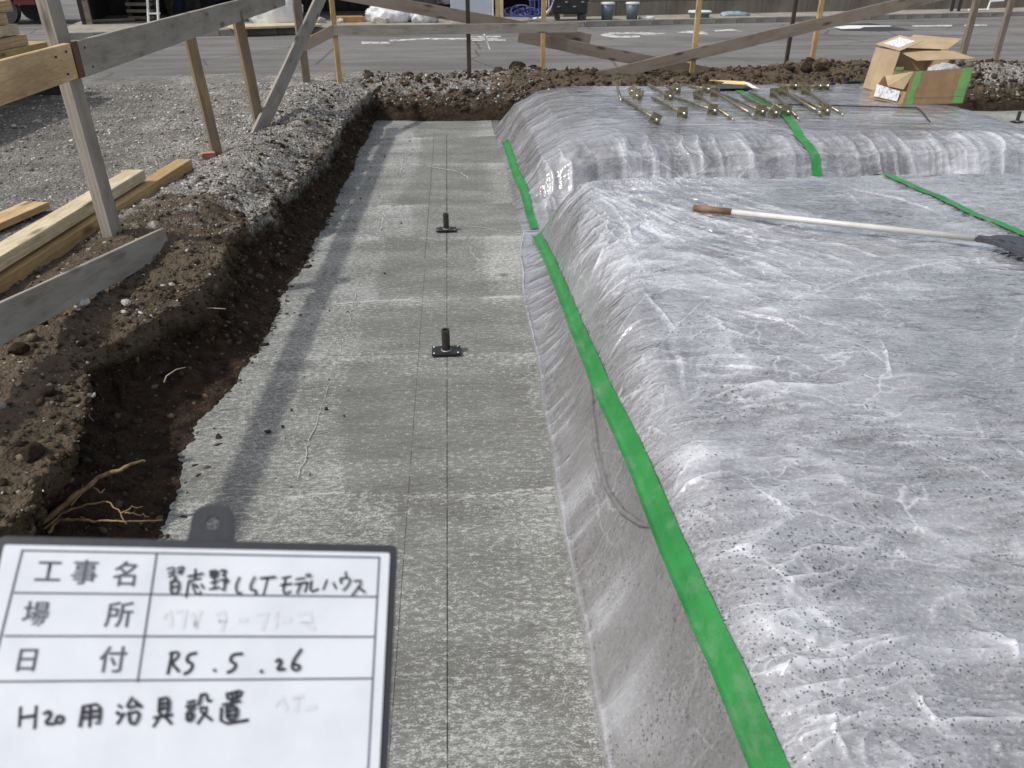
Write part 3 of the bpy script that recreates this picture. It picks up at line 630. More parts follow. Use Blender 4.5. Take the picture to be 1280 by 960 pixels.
def creases(x, y):
    h = np.zeros_like(x); wx = x+.006*fbm(x*7, y*7, 2, 201); wy = y+.006*fbm(x*7+5, y*7, 2, 202)
    for k, l in enumerate(CREASES):
        pts = [np.array([p.x, p.y]) for p in l]
        xs_ = [p[0] for p in pts]; ys_ = [p[1] for p in pts]
        m = (x > min(xs_)-.1) & (x < max(xs_)+.1) & (y > min(ys_)-.1) & (y < max(ys_)+.1)
        if not m.any(): continue
        qx, qy = wx[m], wy[m]; L = [0]
        for a, b in zip(pts, pts[1:]): L.append(L[-1]+np.hypot(*(b-a)))
        best = np.full(qx.shape, 9.0); prm = np.zeros(qx.shape)
        for i, (a, b) in enumerate(zip(pts, pts[1:])):
            ab = b-a; t = np.clip(((qx-a[0])*ab[0]+(qy-a[1])*ab[1])/(ab@ab), 0, 1); d = np.hypot(qx-a[0]-t*ab[0], qy-a[1]-t*ab[1])
            c = d < best; best = np.where(c, d, best); prm = np.where(c, (L[i]+t*np.hypot(*ab))/L[-1], prm)
        wd = .0052+.0028*((k*7) % 5)/5; tp = np.sin(np.pi*np.clip(prm, 0, 1))**.5
        h[m] = np.maximum(h[m], (.008+.007*((k*3) % 4)/4)*tp*np.exp(-(best/wd)**1.6))
    return h
def near_z(x, y, fine=True):
    e = edge_x(y); u = x-e; tx = tape_near(y); at_ = np.interp(y, _ty, _tz)/HT
    xc = np.maximum(np.interp(y, [1, 1.8, 2.6, 3.6, 4.8], [.66, .72, .80, .88, .92])+0.04*fbm(y*1.3, y*0, 3, 91), tx+.12)
    t1 = np.clip((x-e)/np.maximum(tx-e, .03), 0, 1); t2 = np.clip((x-tx)/(xc-tx), 0, 1)
    a = np.where(x < tx, at_*(0.25*t1+0.75*t1**1.7), at_+(1-at_)*(1-(1-t2)**2.1))
    a = np.where(u <= 0, 0, a)
    bfar = np.interp(5.56+0.03*fbm(x*1.1, y*0, 3, 92)-y, [-1, 0, .04, .20, .32, .45, 1.3, 30], [0, .002, .08, .70, .92, .99, 1.0, 1.0])
    h = a*bfar*HT
    top = ss(.35, .8, u)*ss(5.4, 4.8, y)
    h = h+top*(0.028*fbm(x*.9, y*.9, 3, 93)+0.012*fbm(x*2.6, y*2.6, 2, 94))
    rt_ = ss(6.4, 6.0, x); h = h*rt_
    if not fine: return h
    mt = 1-0.9*np.exp(-((x-tape_near(y))/0.07)**2)
    # drag folds: fan out over the flank, then lie across the top
    g = 0.9+0.55*fbm(x*.5, y*.5, 2, 95)
    th = np.interp(y, [1, 2.4, 4, 5.5], [0.15, 0.35, 0.75, 1.0])*ss(2.6, .5, x)+0.12+0.25*fbm(x*.6, y*.6, 2, 98)
    p = x*np.cos(th)+y*np.sin(th); q = -x*np.sin(th)+y*np.cos(th)
    fl = ridge(q*9+1.5*fbm(p*1.2, q*1.2, 2, 96), p*1.3, 97, 2.5)*0.010*(.3+1.4*vn(x*1.7,y*1.7,120))+ridge(q*21+p*.5+fbm(p*4,q*4,2,122), p*3.5, 99, 4)*0.0075*(.2+1.6*vn(x*3,y*3,121))+ridge(q*50+fbm(p*8,q*8,2,123)*2, p*11, 100, 3)*0.0032
    cr2 = ridge(x*3.4+y*1.2+1.2*fbm(x*1.5, y*1.5, 2, 101), y*4.5-x*2, 102, 5)*0.012+ridge(x*9, y*8+x*4, 103, 4)*0.005
    for (cx, cy), n1_, n2_, rr, sd, am_ in (((.80, 5.15), 13, 30, 2.6, 150, .012), ((.72, 2.05), 9, 21, 1.3, 160, .009), ((2.0, .62), 8, 19, 1.2, 170, .015), ((.62, 3.3), 9, 22, 1.5, 180, .009), ((3.6, 3.9), 7, 17, 1.6, 190, .007)):
        dx, dy = x-cx, y-cy; rad = np.sqrt(dx*dx+dy*dy)+1e-4; an = np.arctan2(dy, dx)
        fl = fl+(ridge(an*n1_+.8*fbm(x*1.4, y*1.4, 2, sd), rad*.9, sd+1, 4)+.5*ridge(an*n2_+.6*fbm(x*3, y*3, 2, sd+3), rad*1.6, sd+2, 4))*am_*ss(0.05, .4, rad)*ss(.1, .75, np.cos(an-{150: -.6, 160: .5, 170: 1.5, 180: .35, 190: 3.4}[sd]))*np.exp(-(rad/rr)**2*2.2)
    am = (0.5+0.7*ss(2.4, .8, x))*np.clip(g, .3, 1.6)
    flank = ss(xc+.05, tx-.02, x); am = am*(1-.6*flank); fl = fl+0.014*flank*ridge(y*2.6+1.5*fbm(x*2, y*1.4, 2, 220)+x*2.5, x*1.5+y*.6, 221, 3)
    cr2 = cr2*.7; cz_ = creases(np.atleast_1d(x).astype(float), np.atleast_1d(y).astype(float)) if np.ndim(x) else 0
    vis = np.clip(h/0.05, 0, 1)
    lip = 0.014*ridge(y*9, u*2, 105, 2)*ss(0, .02, u)*ss(.25, .05, u)+0.012*np.exp(-((u-.012)/.008)**2)*(.4+vn(y*6, y*0, 106))
    return h+(fl*am+cr2*(0.35+0.9*vn(x*1.1, y*1.1, 104)))*mt*vis*.85+lip+cz_*mt*vis
us = np.concatenate([np.linspace(0, 1.6, 380), np.linspace(1.605, 3.3, 320), np.linspace(3.31, 5.2, 130), np.linspace(5.23, 6.2, 20)])
ysn = np.concatenate([np.linspace(-2.6, 0.8, 50), np.linspace(0.81, 3.0, 470), np.linspace(3.007, 5.62, 360)])
U, YN = np.meshgrid(us, ysn); XN = edge_x(YN)+U
ZN = near_z(XN, YN)+0.006
near = empty('plastic_covered_mound', (0.35, 3, 0), 'nearest raised bed under wrinkled clear plastic with a rake lying on it', 'covered mound')
ZC = near_z(XN, YN, False)
SK = ss(.03, -.03, XN-tape_near(YN)+.03*fbm(XN*4, YN*4, 3, 131))*ss(5.0, 4.0, YN)
sl_ = (slice(None, None, 2), slice(None, None, 2)); Xc_, Yc_, Zc_ = XN[sl_], YN[sl_], ZC[sl_]
o = grid_mesh('stony_bed', Xc_-near.location.x+.004, Yc_-near.location.y, Zc_-0.004+0.006*fbm(Xc_*7, Yc_*7, 4, 140)*np.clip(Zc_/.1, 0, 1), M_bed, near)
attr(o, 'skirt', SK[sl_]); attr(o, 'drops', np.clip(ss(4.6, 2.8, Yc_)+0.3*ss(5, 3.8, Yc_), 0, 1))
o = grid_mesh('plastic_sheet', XN-near.location.x, YN-near.location.y, ZN, M_film, near); attr(o, 'flank', ss(.22, .02, XN-tape_near(YN))); attr(o, 'fold', np.clip((ZN-ZC-.010)/.016, 0, 1)**1.5)
attr(o, 'skirt', ss(.03, -.03, XN-tape_near(YN)+.03*fbm(XN*4, YN*4, 3, 131))*ss(5.0, 4.0, YN)); attr(o, 'drops', np.clip(ss(4.4, 2.6, YN)+0.35*ss(5, 3.5, YN), 0, 1))
T_near = None
def near_s(x, y): return float(near_z(np.array([x]), np.array([y]))[0])+0.006

def far_z(x, y, fine=True):
    yq = y+0.05*fbm(x*1.1, y*0, 3, 110)
    yb_ = np.interp(yq, [5.0, 5.62, 5.75, 6.05, 6.25, 6.38, 6.55, 6.9, 7.5, 9.55, 9.85, 10.1, 10.3], [0, 0.002, .03, .10, .26, .72, .84, .93, 1.0, 1.0, .8, .1, .002])
    xe = 0.52+0.02*fbm(y*1.3, y*0, 3, 111)
    a = np.interp(x-xe, [-1, 0, .05, .25, .5, .8, 9], [0, .002, .08, .62, .9, 1.0, 1.0])
    r_ = np.interp(x, [0, 4.9, 5.25, 5.55, 5.95, 9], [1, 1, .93, .5, .002, 0])
    h = HT*yb_*a*r_
    if not fine: return h
    front = ss(7.0, 6.6, y); side = ss(1.5, .8, x)
    vis = np.clip(h/0.04, 0, 1)
    f = front*(ridge(x*7+1.2*fbm(x*.8, y*2, 2, 112), y*1.2, 113, 2)*0.030+ridge(x*19, y*3, 114, 2)*0.014)*ss(6.0, 6.15, y+.2)
    q = y*.75+x*.65
    s2 = side*(ridge((y-x*.5)*4.5, q*1.0, 115, 2.6)*0.024+ridge((y-x*.5)*14, q*3, 116, 3)*0.005)
    t2_ = (1-side)*(1-front)*(ridge(y*7+x, x*1.0, 117, 3)*0.007)+0.015*fbm(x*1.1, y*1.1, 3, 118)*ss(7.8, 7.1, y)
    ct = np.interp(y, [6, 6.68, 7.4], [3.05, 3.02, 3.16]); m = 1-0.85*np.exp(-((x-ct)/.09)**2)*front
    return h+(f+s2+t2_)*vis*m
us = np.concatenate([np.linspace(0, 2.2, 260), np.linspace(2.21, 5.6, 300)]); ysf = np.concatenate([np.linspace(5.64, 7.2, 300), np.linspace(7.21, 10.32, 170)])
U, YF = np.meshgrid(us, ysf); XF = 0.5+0.02*fbm(YF*1.3, YF*0, 3, 111)+U
ZF = far_z(XF, YF)+0.006
XF2 = XF-0.05*ss(6.2, 6.4, YF)*ss(6.6, 6.4, YF)*0
farm = empty('plastic_covered_mound', (0.55, 8, 0), 'farther raised bed under clear plastic with steel rods and cardboard boxes on top', 'covered mound')
ZC = far_z(XF, YF, False); Xc_, Yc_, Zc_ = XF[sl_], YF[sl_], ZC[sl_]
o = grid_mesh('stony_bed', Xc_-farm.location.x, Yc_-farm.location.y+.006*ss(7, 6.5, Yc_), Zc_-0.006, M_bed2, farm); attr(o, 'skirt', 0*Xc_); attr(o, 'drops', 0*Xc_)
o = grid_mesh('plastic_sheet', XF-farm.location.x, YF-farm.location.y, ZF, M_film2, farm); attr(o, 'flank', ss(1.5, 1.0, XF)*.8); attr(o, 'fold', np.clip((ZF-ZC-.012)/.040, 0, 1)**1.8)
attr(o, 'skirt', np.zeros_like(XF)); attr(o, 'drops', np.zeros_like(XF))
# right-hand continuation beyond the cross trench is only slab
def tape(parent, pts, w_, zf, label=None, lift=0.004, nacross=7):
    pts = [Vector((p[0], p[1], 0)) for p in pts]; out = []
    for a, b in zip(pts, pts[1:]):
        k = max(2, int((b-a).length/0.02)); out += [a.lerp(b, i/k) for i in range(k)]
    out.append(pts[-1]); n_ = len(out)
    A = np.array([p[:2] for p in out]); 
    for _ in range(14): A[1:-1] = (A[:-2]+A[1:-1]*2+A[2:])/4
    T = np.gradient(A, axis=0); T /= np.linalg.norm(T, axis=1)[:, None]; N_ = np.stack([T[:, 1], -T[:, 0]], -1)
    s = np.linspace(-.5, .5, nacross)
    Xs = A[:, 0:1]+N_[:, 0:1]*s*w_; Ys = A[:, 1:2]+N_[:, 1:2]*s*w_
    Zs = zf(Xs, Ys)
    Z2 = Zs.copy()
    for _ in range(int(16)):
        Z2[1:-1] = np.maximum(Z2[1:-1], (Z2[:-2]+Z2[2:])/2)
    mid = (Z2[:, :1]+Z2[:, -1:])/2+0*Z2
    Z2 = np.maximum(Z2, mid)+lift+0.0015*np.sin(np.arange(n_)*.31)[:, None]+0.0022*ridge(Ys*26+Xs*8, Xs*14, 210, 3)+0.003*(np.abs(s)[None]*2)**4*vn(Ys*9, Xs*3, 211)
    o = grid_mesh('green_tape', Xs-parent.location.x, Ys-parent.location.y, Z2+0.006, M_tape, parent)
    if label: o['label'] = label
    return o
tape(near, [(float(tape_near(v)), v) for v in np.linspace(-2.0, 5.44, 60)]+[], 0.056, near_z, 'long green tape down the left flank of the near mound', 0.006)
q0 = (2.98, 5.35); tape(near, [q0, (2.985, 5.01), (3.03, 3.88), (3.07, 3.0), (3.2, 0)], 0.06, near_z, 'green tape crossing the top of the near mound beside the rake', 0.006)
tape(farm, [(.565, 8.7), (.575, 7.6), (.57, 7.0), (.60, 5.68)], 0.065, far_z, 'green tape along the left foot of the far mound')
tape(farm, [(3.3, 9.6), (3.17, 7.37), (3.02, 6.68), (3.05, 5.95)], 0.085, far_z, 'green tape running down the front of the far mound')
# torn loose flap and gathered rim of the near sheet
bq = MB(); pts = []
for x_, y_, z_ in ((738, 500, .20), (741, 545, .21), (748, 590, .22), (766, 632, .24), (790, 662, .28), (816, 679, .34)):
    pts.append(P(x_, y_, z_))
for k in range(3): pts = [pts[0]]+[(a+b)/2 for a, b in zip(pts, pts[1:])]+[pts[-1]]
pts = [Vector((p.x, p.y, near_s(p.x, p.y)+.004)) for p in pts]
bq.tube([p-near.location for p in pts], [.002+.009*math.sin(math.pi*(i+.5)/len(pts)) for i in range(len(pts))], 8).build('film_fold', simple('muddy_film_fold', (.17, .165, .16), .4, 0, .3, 30, .3), near, smooth=True)

# ---------------------------------------------------------------- steel rods with square plates
n = NT('yellow_zinc_steel', 0.42, 0.85, 0.5)
M_zinc = n.out(n.mix(n.ramp(n.noise(30, 4), [(0.35, 0.0), (0.65, 1.0)]), (0.17, 0.15, 0.10), (0.36, 0.32, 0.22)), None, n.bump(n.noise(60, 3), .1, .002))
n = NT('bright_steel', 0.25, 1.0, 0.5); M_bright_steel = n.out((0.75, 0.72, 0.62))
RODS = [(777,126,771,99,'standing almost in line with the view at the far left'), (779,121,820,146,'leftmost with its plate toward the viewer, nearest the bare plastic'), (809,101,791,113,'short looking rod crossed at its plate by another, behind the left ones'),
 (811,101,797,119,'in front of the crossed pair at far left, plate facing forward'), (811,105,837,119,'third plate from the left in the middle row'), (815,120,854,140,'second plate from the left in the front row'), (831,103,846,111,'small in the back row left of the yellow paper'),
 (844,98,884,111,'long back rod ending just left of the yellow paper'), (843,120,892,137,'third plate from the left in the front row'), (917,147,872,118,'plate turned away, tip pointing at the viewer left of centre'), (943,146,893,115,'plate turned away, tip ending right of the third front plate'),
 (902,116,952,138,'fourth plate from the left in the front row'), (927,117,969,139,'fifth plate in the front row, just left of the green strip of tape'), (936,116,984,138,'plate directly above the green strip of tape'), (1004,149,968,115,'plate turned away, tip lying across the green tape'),
 (1025,142,979,113,'thin rod with its plate behind, right of the green tape'), (986,115,1033,137,'rightmost plate of the front row'), (1060,144,1007,112,'plate turned away, tip is the rightmost of all'), (961,100,993,107,'back row, left of the two close plates'),
 (968,98,1003,108,'back row, rod lying above the others behind'), (992,99,1024,107,'back row, left one of the rightmost plate pair'), (1000,100,1033,107,'back row, right one of the rightmost plate pair')]
def make_rod(L):
    t = empty('anchor_rod', (0, 0, 0))
    MB().tube([(0.025, 0, 0), (L-.13, 0, 0)], 0.0155, 12).build('rod', M_zinc, t, smooth=True)
    th = MB(); pts = []; rr = []
    k = 26
    for i in range(k+1): pts.append((L-.13+.13*i/k, 0, 0)); rr.append(0.0158 if i % 2 else 0.0138)
    th.tube(pts, rr, 12).build('threaded_tip', M_bright_steel, t, smooth=True)
    MB().box((0.02, 0, 0), (0.010, 0.102, 0.102), bev=.0015).build('square_plate', M_zinc, t)
    for xx in (0.003, 0.037):
        b = MB(); b.b.verts.ensure_lookup_table()
        b.tube([(xx-.010, 0, 0), (xx+.010, 0, 0)], 0.024, 6).build('nut', M_zinc, t)
    MB().tube([(-.055, 0, 0), (0, 0, 0)], 0.0125, 10).build('rod_end', M_bright_steel, t, smooth=True)
    return t
for i, (tx, ty, px, py, how) in enumerate(RODS):
    a = P(tx, ty, HT+0.035); b = P(px, py, HT+0.058)
    za = far_z(np.array([a.x]), np.array([a.y]))[0]; zb = far_z(np.array([b.x]), np.array([b.y]))[0]
    a.z = max(za, .42)+0.022; b.z = max(zb, .42)+0.052
    if i in (7, 10, 13, 15, 19): a.z += .025
    L = min(1.35, (a-b).length); t = make_rod(L); t.location = b
    d = (a-b).normalized(); yv = Vector((0, 0, 1)).cross(d).normalized(); zv = d.cross(yv)
    M = Matrix((d, yv, zv)).transposed(); M = M @ Matrix.Rotation([.1, .45, -.5, -.05, .05, 0, .1, .02, .05, .3, .1, .02, .55, 0, .1, .2, .08, .1, 0, .1, .05, 0][i], 3, 'X')
    t.rotation_euler = M.to_euler()
    tag(t, 'steel rod, '+how, 'anchor rod', 'steel anchor rods laid out on the far mound')

# ---------------------------------------------------------------- cardboard boxes
n = NT('corrugated_card', 0.85, 0, 0.2)
fl = n.noise(1, 3, 0.6, n.map((4, 4, 160))); M_card = n.out(n.mix(n.ramp(n.noise(5, 5), [(0.35, 0.0), (0.7, 1.0)]), (0.36, 0.265, 0.16), (0.46, 0.35, 0.225)), None, n.bump(fl, 0.2, 0.002, n.bump(n.noise(9, 4), .3, .01)))
M_card2 = simple('brown_card', (0.30, 0.19, 0.10), 0.85, 0, 0.2, 7, 0.3)
M_label = NT('printed_label', 0.6)
ln = M_label.ramp(M_label.noise(1, 4, .8, M_label.map((60, 60, 25))), [(0.50, (0.72, 0.73, 0.75)), (0.62, (0.25, 0.25, 0.28))]); M_label = M_label.out(ln)
def panel(name, pts, th, m, parent, label=None):
    pts = [Vector(p) for p in pts]; nrm = (pts[1]-pts[0]).cross(pts[2]-pts[0]).normalized()*th
    return MB().prism([p-nrm*0.5 for p in pts], nrm).build(name, m, parent)
bx = empty('cardboard_box', (4.83, 8.72, 0.5), 'large open cardboard box with raised flaps standing at the back of the far mound', 'box')
bx.rotation_euler.z = 0
A = Vector((-.02, .50, .012)); B = Vector((0.0, 0.0, .012)); C_ = Vector((.72, .02, .012)); D_ = Vector((.70, .52, .012))
hz = Vector((0.08, .04, .43))
At, Bt, Ct, Dt = A+hz, B+hz, C_+Vector((.02, .04, .42)), D_+Vector((.02, .04, .42))
panel('end_panel', [A, B, Bt, At], .006, M_card, bx); panel('back_panel', [A, At, Dt, D_], .006, M_card, bx); panel('end_panel', [C_, D_, Dt, Ct], .006, M_card, bx)
panel('base_panel', [A, B, C_, D_], .006, M_card, bx)
lw = 0.55; panel('front_panel', [B, C_, C_.lerp(Ct, lw), B.lerp(Bt, lw)], .006, M_card, bx)
fl1 = [Bt, At, At+Vector((.34, .10, .115)), Bt+Vector((.30, .08, .10))]
fl1 = [Bt+Vector((0, 0, .002)), At+Vector((0, 0, .002)), At+Vector((.28, .05, .0)), Bt+Vector((.30, .40, .05))]
fl1 = [Bt+Vector((-.01, -.0, .004)), At+Vector((-.02, 0, .03)), At+Vector((.26, .02, .12)), Bt+Vector((.27, .06, .10))]
panel('flap', fl1, .005, M_card, bx)
c0 = sum(fl1, Vector())/4
nf = (fl1[1]-fl1[0]).cross(fl1[2]-fl1[0]).normalized(); nf = nf if nf.z > 0 else -nf
panel('shipping_label', [c0+(p-c0)*.66+nf*.005 for p in fl1], .001, M_label, bx)
f2 = [Bt+Vector((.06, .02, -.01)), Bt+Vector((.12, -.30, -.10)), Ct+Vector((.10, -.30, -.085)), Ct+Vector((.0, .0, -.0))]
f2 = [Bt+Vector((.02, .10, .0)), Bt+Vector((.10, -.20, -.075)), Ct+Vector((.10, -.20, -.05)), Ct+Vector((-.0, .06, .0))]
panel('flap', f2, .005, M_card, bx)
panel('flap', [Dt+Vector((-.40, .0, .0)), Dt+Vector((-.06, .30, .11)), Dt+Vector((.42, .10, .08)), Dt+Vector((.06, -.25, .0))], .005, M_card, bx)
panel('green_tape', [B.lerp(Bt, .56)+Vector((.01, -.006, .0)), B.lerp(Bt, .56)+Vector((.10, -.006, 0)), B.lerp(Bt, .64)+Vector((.10, -.004, 0)), B.lerp(Bt, .64)+Vector((.01, -.004, 0))], .002, M_tapel, bx)
panel('green_tape', [C_.lerp(Ct, .5)+Vector((-.12, -.008, .0)), C_.lerp(Ct, .5)+Vector((.0, -.012, 0)), C_.lerp(Ct, .60)+Vector((.03, -.03, 0.02)), C_.lerp(Ct, .60)+Vector((-.10, -.008, 0))], .002, M_tapel, bx)
b2 = empty('cardboard_box', (4.66, 8.05, 0.505), 'low brown cardboard box with two vertical green tapes in front of the open box', 'box')
W, Dp, Hh = .66, .34, .33
a0, a1, a2, a3 = Vector((0, 0, 0)), Vector((W, .02, 0)), Vector((W-.02, Dp, 0)), Vector((-.22, Dp-.04, 0.02))
t0, t1, t2_, t3 = Vector((.07, .05, Hh-.02)), Vector((W+.05, .06, Hh+.015)), Vector((W+.0, Dp, Hh-.03)), Vector((-.08, Dp, Hh-.1))
panel('front_panel', [a0, a1, t1, t0], .006, M_card2, b2); panel('end_panel', [a1, a2, t2_, t1], .006, M_card2, b2); panel('back_panel', [a2, a3, t3, t2_], .006, M_card2, b2)
panel('base_panel', [a0, a1, a2, a3], .006, M_card2, b2)
panel('end_panel', [a0, a0.lerp(t0, .38), a3.lerp(t3, .62)+Vector((0, 0, 0)), a3], .006, M_card2, b2)
panel('shipping_label', [a0.lerp(a3, .15)+Vector((-.006, -.004, .02)), a0.lerp(a3, .15)+Vector((.002, -.006, .12)), a3.lerp(a0, .15)+Vector((.0, -.006, .15)), a3.lerp(a0, .15)+Vector((-.004, -.006, .03))], .001, M_label, b2)
panel('flap', [t0, t3+Vector((.02, .0, .0)), Vector((-.13, .12, Hh-.17))], .005, M_card, b2)
panel('flap', [t0+Vector((0, 0, 0)), Vector((-.13, .12, Hh-.17)), a0.lerp(t0, .45)+Vector((-.03, .02, 0))], .005, M_card, b2)
for s0, s1 in ((.03, .15), (.81, .985)):
    f = lambda u, v: a0.lerp(a1, u).lerp(t0.lerp(t1, u), v)
    rows = [[f(s0+ .012*math.sin(k*2.1), v)+Vector((0, -.006-.002*math.sin(k*1.7), 0)), f(s1+.012*math.sin(k*1.3+1), v)+Vector((0, -.006-.002*math.cos(k*1.7), 0))] for k, v in enumerate(np.linspace(0.01, 1.0, 9))]
    X_ = np.array([[p.x for p in r] for r in rows]); Y_ = np.array([[p.y for p in r] for r in rows]); Z_ = np.array([[p.z for p in r] for r in rows])
    grid_mesh('green_tape', X_, Y_, Z_, M_tapel, b2, False)
MB().box((W*.52, -.002, Hh*.42), (W*.98, .004, .004), .03).build('crease', M_card2, b2)
# clear bag in the low box
M_bag = simple('clear_plastic_bag', (0.42, 0.42, 0.45), 0.25, 0, 0.3, 9, .6)
def blob(name, c, r, m, parent=None, seed=1, sub=4, crump=.25, flatz=0.0):
    rs = random.Random(seed); b = bmesh.new(); bmesh.ops.create_icosphere(b, subdivisions=sub, radius=1)
    co = np.array([v.co[:] for v in b.verts]); s1 = seed*3.1
    n1 = ridge(co[:, 0]*2+s1+co[:, 2], co[:, 1]*2+co[:, 2]*1.3, seed, 1.5)+.6*ridge(co[:, 0]*5+s1, co[:, 1]*5+co[:, 2]*4, seed+1, 2)+.3*ridge(co[:, 0]*11, co[:, 1]*9+co[:, 2]*11, seed+2, 2)
    for v, k in zip(b.verts, n1):
        v.co *= 1-crump+crump*k
        v.co = Vector((v.co.x*r[0], v.co.y*r[1], max(v.co.z, -.55)*r[2]))
    me = bpy.data.meshes.new(name); b.to_mesh(me); b.free(); me.polygons.foreach_set('use_smooth', np.ones(len(me.polygons), bool))
    return link(name, me, m, parent, c)
tag(blob('plastic_bag', (5.15, 8.26, .78), (.17, .10, .09), M_bag, None, 5), 'crumpled clear plastic bag stuffed in the top of the low cardboard box', 'plastic bag')

# papers, clamps, thin steel bar on the far mound
M_paper = simple('white_paper', (0.78, 0.78, 0.76), 0.7, 0, 0.05, 6); M_yellow = simple('yellow_folder', (0.75, 0.55, 0.18), 0.6, 0, 0.08, 6)
z = HT+.03
pp = empty('clipboard_papers', P(880, 103, z)[:], 'white sheet and yellow folder lying behind the steel rods on the far mound', 'papers')
o0 = Vector(pp.location)
pq = lambda x, y, h: P(x, y, z+h)-o0
panel('white_sheet', [pq(895, 107.5, .0), pq(906, 103, .0), pq(936, 106, .0), pq(948, 111.5, .0)], .004, M_paper, pp)
panel('dark_cover', [pq(893, 111, .006), pq(897, 104.5, .006), pq(930, 106, .01), pq(941, 110.5, .006)], .004, M_black, pp)
panel('yellow_folder', [pq(887, 100.5, .02), pq(890, 100, .03), pq(928, 102, .04), pq(938, 107.5, .012), pq(925, 105, .02)], .005, M_yellow, pp)
panel('white_sheet', [pq(928, 101.5, .055), pq(936, 103.5, .04), pq(949, 111, .01), pq(940, 110, .02)], .003, M_paper, pp)
cl = empty('clamp', P(1065, 105, z)[:], 'small black clamp lying left of the large cardboard box', 'clamp')
MB().box((0, 0, .02), (.20, .06, .035), .2, bev=.006).build('bar', M_black, cl); MB().box((-.07, .02, .05), (.07, .05, .06), .5, bev=.008).build('jaw', M_black, cl); MB().tube([(.02, 0, .04), (.16, -.08, .02)], .012, 8).build('handle', M_black, cl)
cl2 = empty('clamp', P(1038, 106, z)[:], 'small black clamp standing beside the rightmost rear rod plate', 'clamp')
MB().box((0, 0, .04), (.04, .05, .09), .2, bev=.006).build('jaw', M_black, cl2); MB().box((0.02, 0, .012), (.1, .04, .03), .7, bev=.006).build('bar', M_black, cl2)
M_steelbar = simple('dark_steel_bar', (0.07, 0.068, 0.066), 0.5, 0.6, .2, 20)
lb = MB()
for a, b in (((972, 131), (1145, 135)), ((1145, 135), (1163, 150))):
    A_, B_ = P(*a, HT+.01), P(*b, HT+.01); seg = []
    for i in range(21):
        p = A_.lerp(B_, i/20); p.z = float(far_z(np.array([p.x]), np.array([p.y]))[0])+.014; seg.append(p)
    for _ in range(3): 
        for i in range(1, 20): seg[i].z = max(seg[i].z, (seg[i-1].z+seg[i+1].z)/2)
    lb.tube(seg, .007, 6)
tag(lb.build('bent_steel_bar', M_steelbar, None), 'thin dark L shaped steel bar lying in front of the cardboard boxes', 'steel bar')

# ---------------------------------------------------------------- anchor base plates on the slab
M_blk = simple('black_coated_steel', (0.022, 0.021, 0.021), 0.4, 0.3, .35, 30, .15)
def anchor(x, y, label):
    t = empty('post_anchor', (x, y, 0.006), label, 'anchor base', 'pipe anchor bases fixed on the slab')
    MB().box((0, 0, .006), (.15, .10, .010), bev=.001).build('base_plate', M_blk, t)
    b = MB(); nn = 20; ri, ro, h = .014, .0215, .128
    R4 = []
    for r_, z_ in ((ro, .011), (ro, h), (ri, h), (ri, .02)):
        R4.append([b.b.verts.new((r_*math.cos(k*2*math.pi/nn), r_*math.sin(k*2*math.pi/nn), z_)) for k in range(nn)])
    for A_, B_ in zip(R4, R4[1:]):
        for k in range(nn): b.b.faces.new((A_[k], A_[(k+1) % nn], B_[(k+1) % nn], B_[k]))
    b.b.faces.new(R4[-1]); b.build('pipe', M_dark if 0 else simple('rusty_dark_pipe', (0.06, 0.052, 0.045), 0.45, .5, .3, 40, .2), t, smooth=False)
    pts = [(.0245*math.cos(a_), .0245*math.sin(a_), .0125) for a_ in np.linspace(0, 2*math.pi, 21)]
    MB().tube(pts, .004, 6).build('weld_bead', simple('weld_bead', (.35, .35, .34), .4, .5, .2, 60), t, smooth=True)
    for sx in (-1, 1):
        for sy in (-1, 1): MB().lathe([(.0055, .011), (.0055, .0135), (.003, .0155)], (sx*.062, sy*.037, 0), 10).build('screw_head', M_bright_steel, t)
    return t
q = P(558, 441, 0); anchor(q.x, q.y, 'black plate with upright pipe nearest the whiteboard on the slab').rotation_euler.z = R(1)
q = P(558, 288.5, 0); anchor(q.x, q.y, 'black plate with upright pipe, the farther one on the long slab strip')
q = P(1271, 153, 0); anchor(q.x, q.y, 'black plate with upright pipe on the slab right of the far mound').rotation_euler.z = .5

# ---------------------------------------------------------------- rake / broom on the near mound
M_alu = simple('white_painted_tube', (0.62, 0.61, 0.57), 0.38, 0.1, .12, 9, .1); M_grip = simple('dirty_brown_grip', (0.20, 0.12, 0.06), 0.6, 0, .4, 14, .3)
def top(px, py, z0=.52, h=0):
    q = P(px, py, z0)
    for _ in range(4): q = P(px, py, near_s(q.x, q.y)+h)
    return q
r0, r1, r2 = top(867, 257, h=.035), top(915, 263.5, h=.03), top(1224, 298.5, h=.05)
rk = empty('plastic_rake', r1[:], 'long white handled rake with black fan head lying on the near mound', 'rake')
o0 = Vector(rk.location); r0.z = r1.z+.001
# keep the pole straight and clear of the sheet
for k in range(21):
    p = r0.lerp(r2, k/20); need = near_s(p.x, p.y)+.016-p.z
    if need > 0: r0.z += need; r1.z += need*.9; r2.z += need
r1 = r0.lerp(r2, (r1-r0).length/(r2-r0).length)
MB().tube([r0-o0, r1-o0], .019, 14).build('grip', M_grip, rk, smooth=True)
MB().tube([r1-o0, r2-o0], .016, 14).build('handle', M_alu, rk, smooth=True)
d = (r2-r0); d.z = 0; d.normalize(); s_ = Vector((-d.y, d.x, 0)) 
hb = MB(); c0 = r2-o0
zt = c0.z
out = [(-.02, .020), (.04, .034), (.085, .10), (.13, .135), (.5, .20), (.5, -.30), (.30, -.245), (.19, -.14), (.08, -.04), (-.02, -.020)]
nf_, V0, V1 = len(out), [], []
def hp(u, v, dz): return c0+d*u+s_*v+Vector((0, 0, dz-.03*min(1, max(0, u)/.3)-.012))
hb.tube([c0-d*.01, c0+d*.06], .0185, 12); 
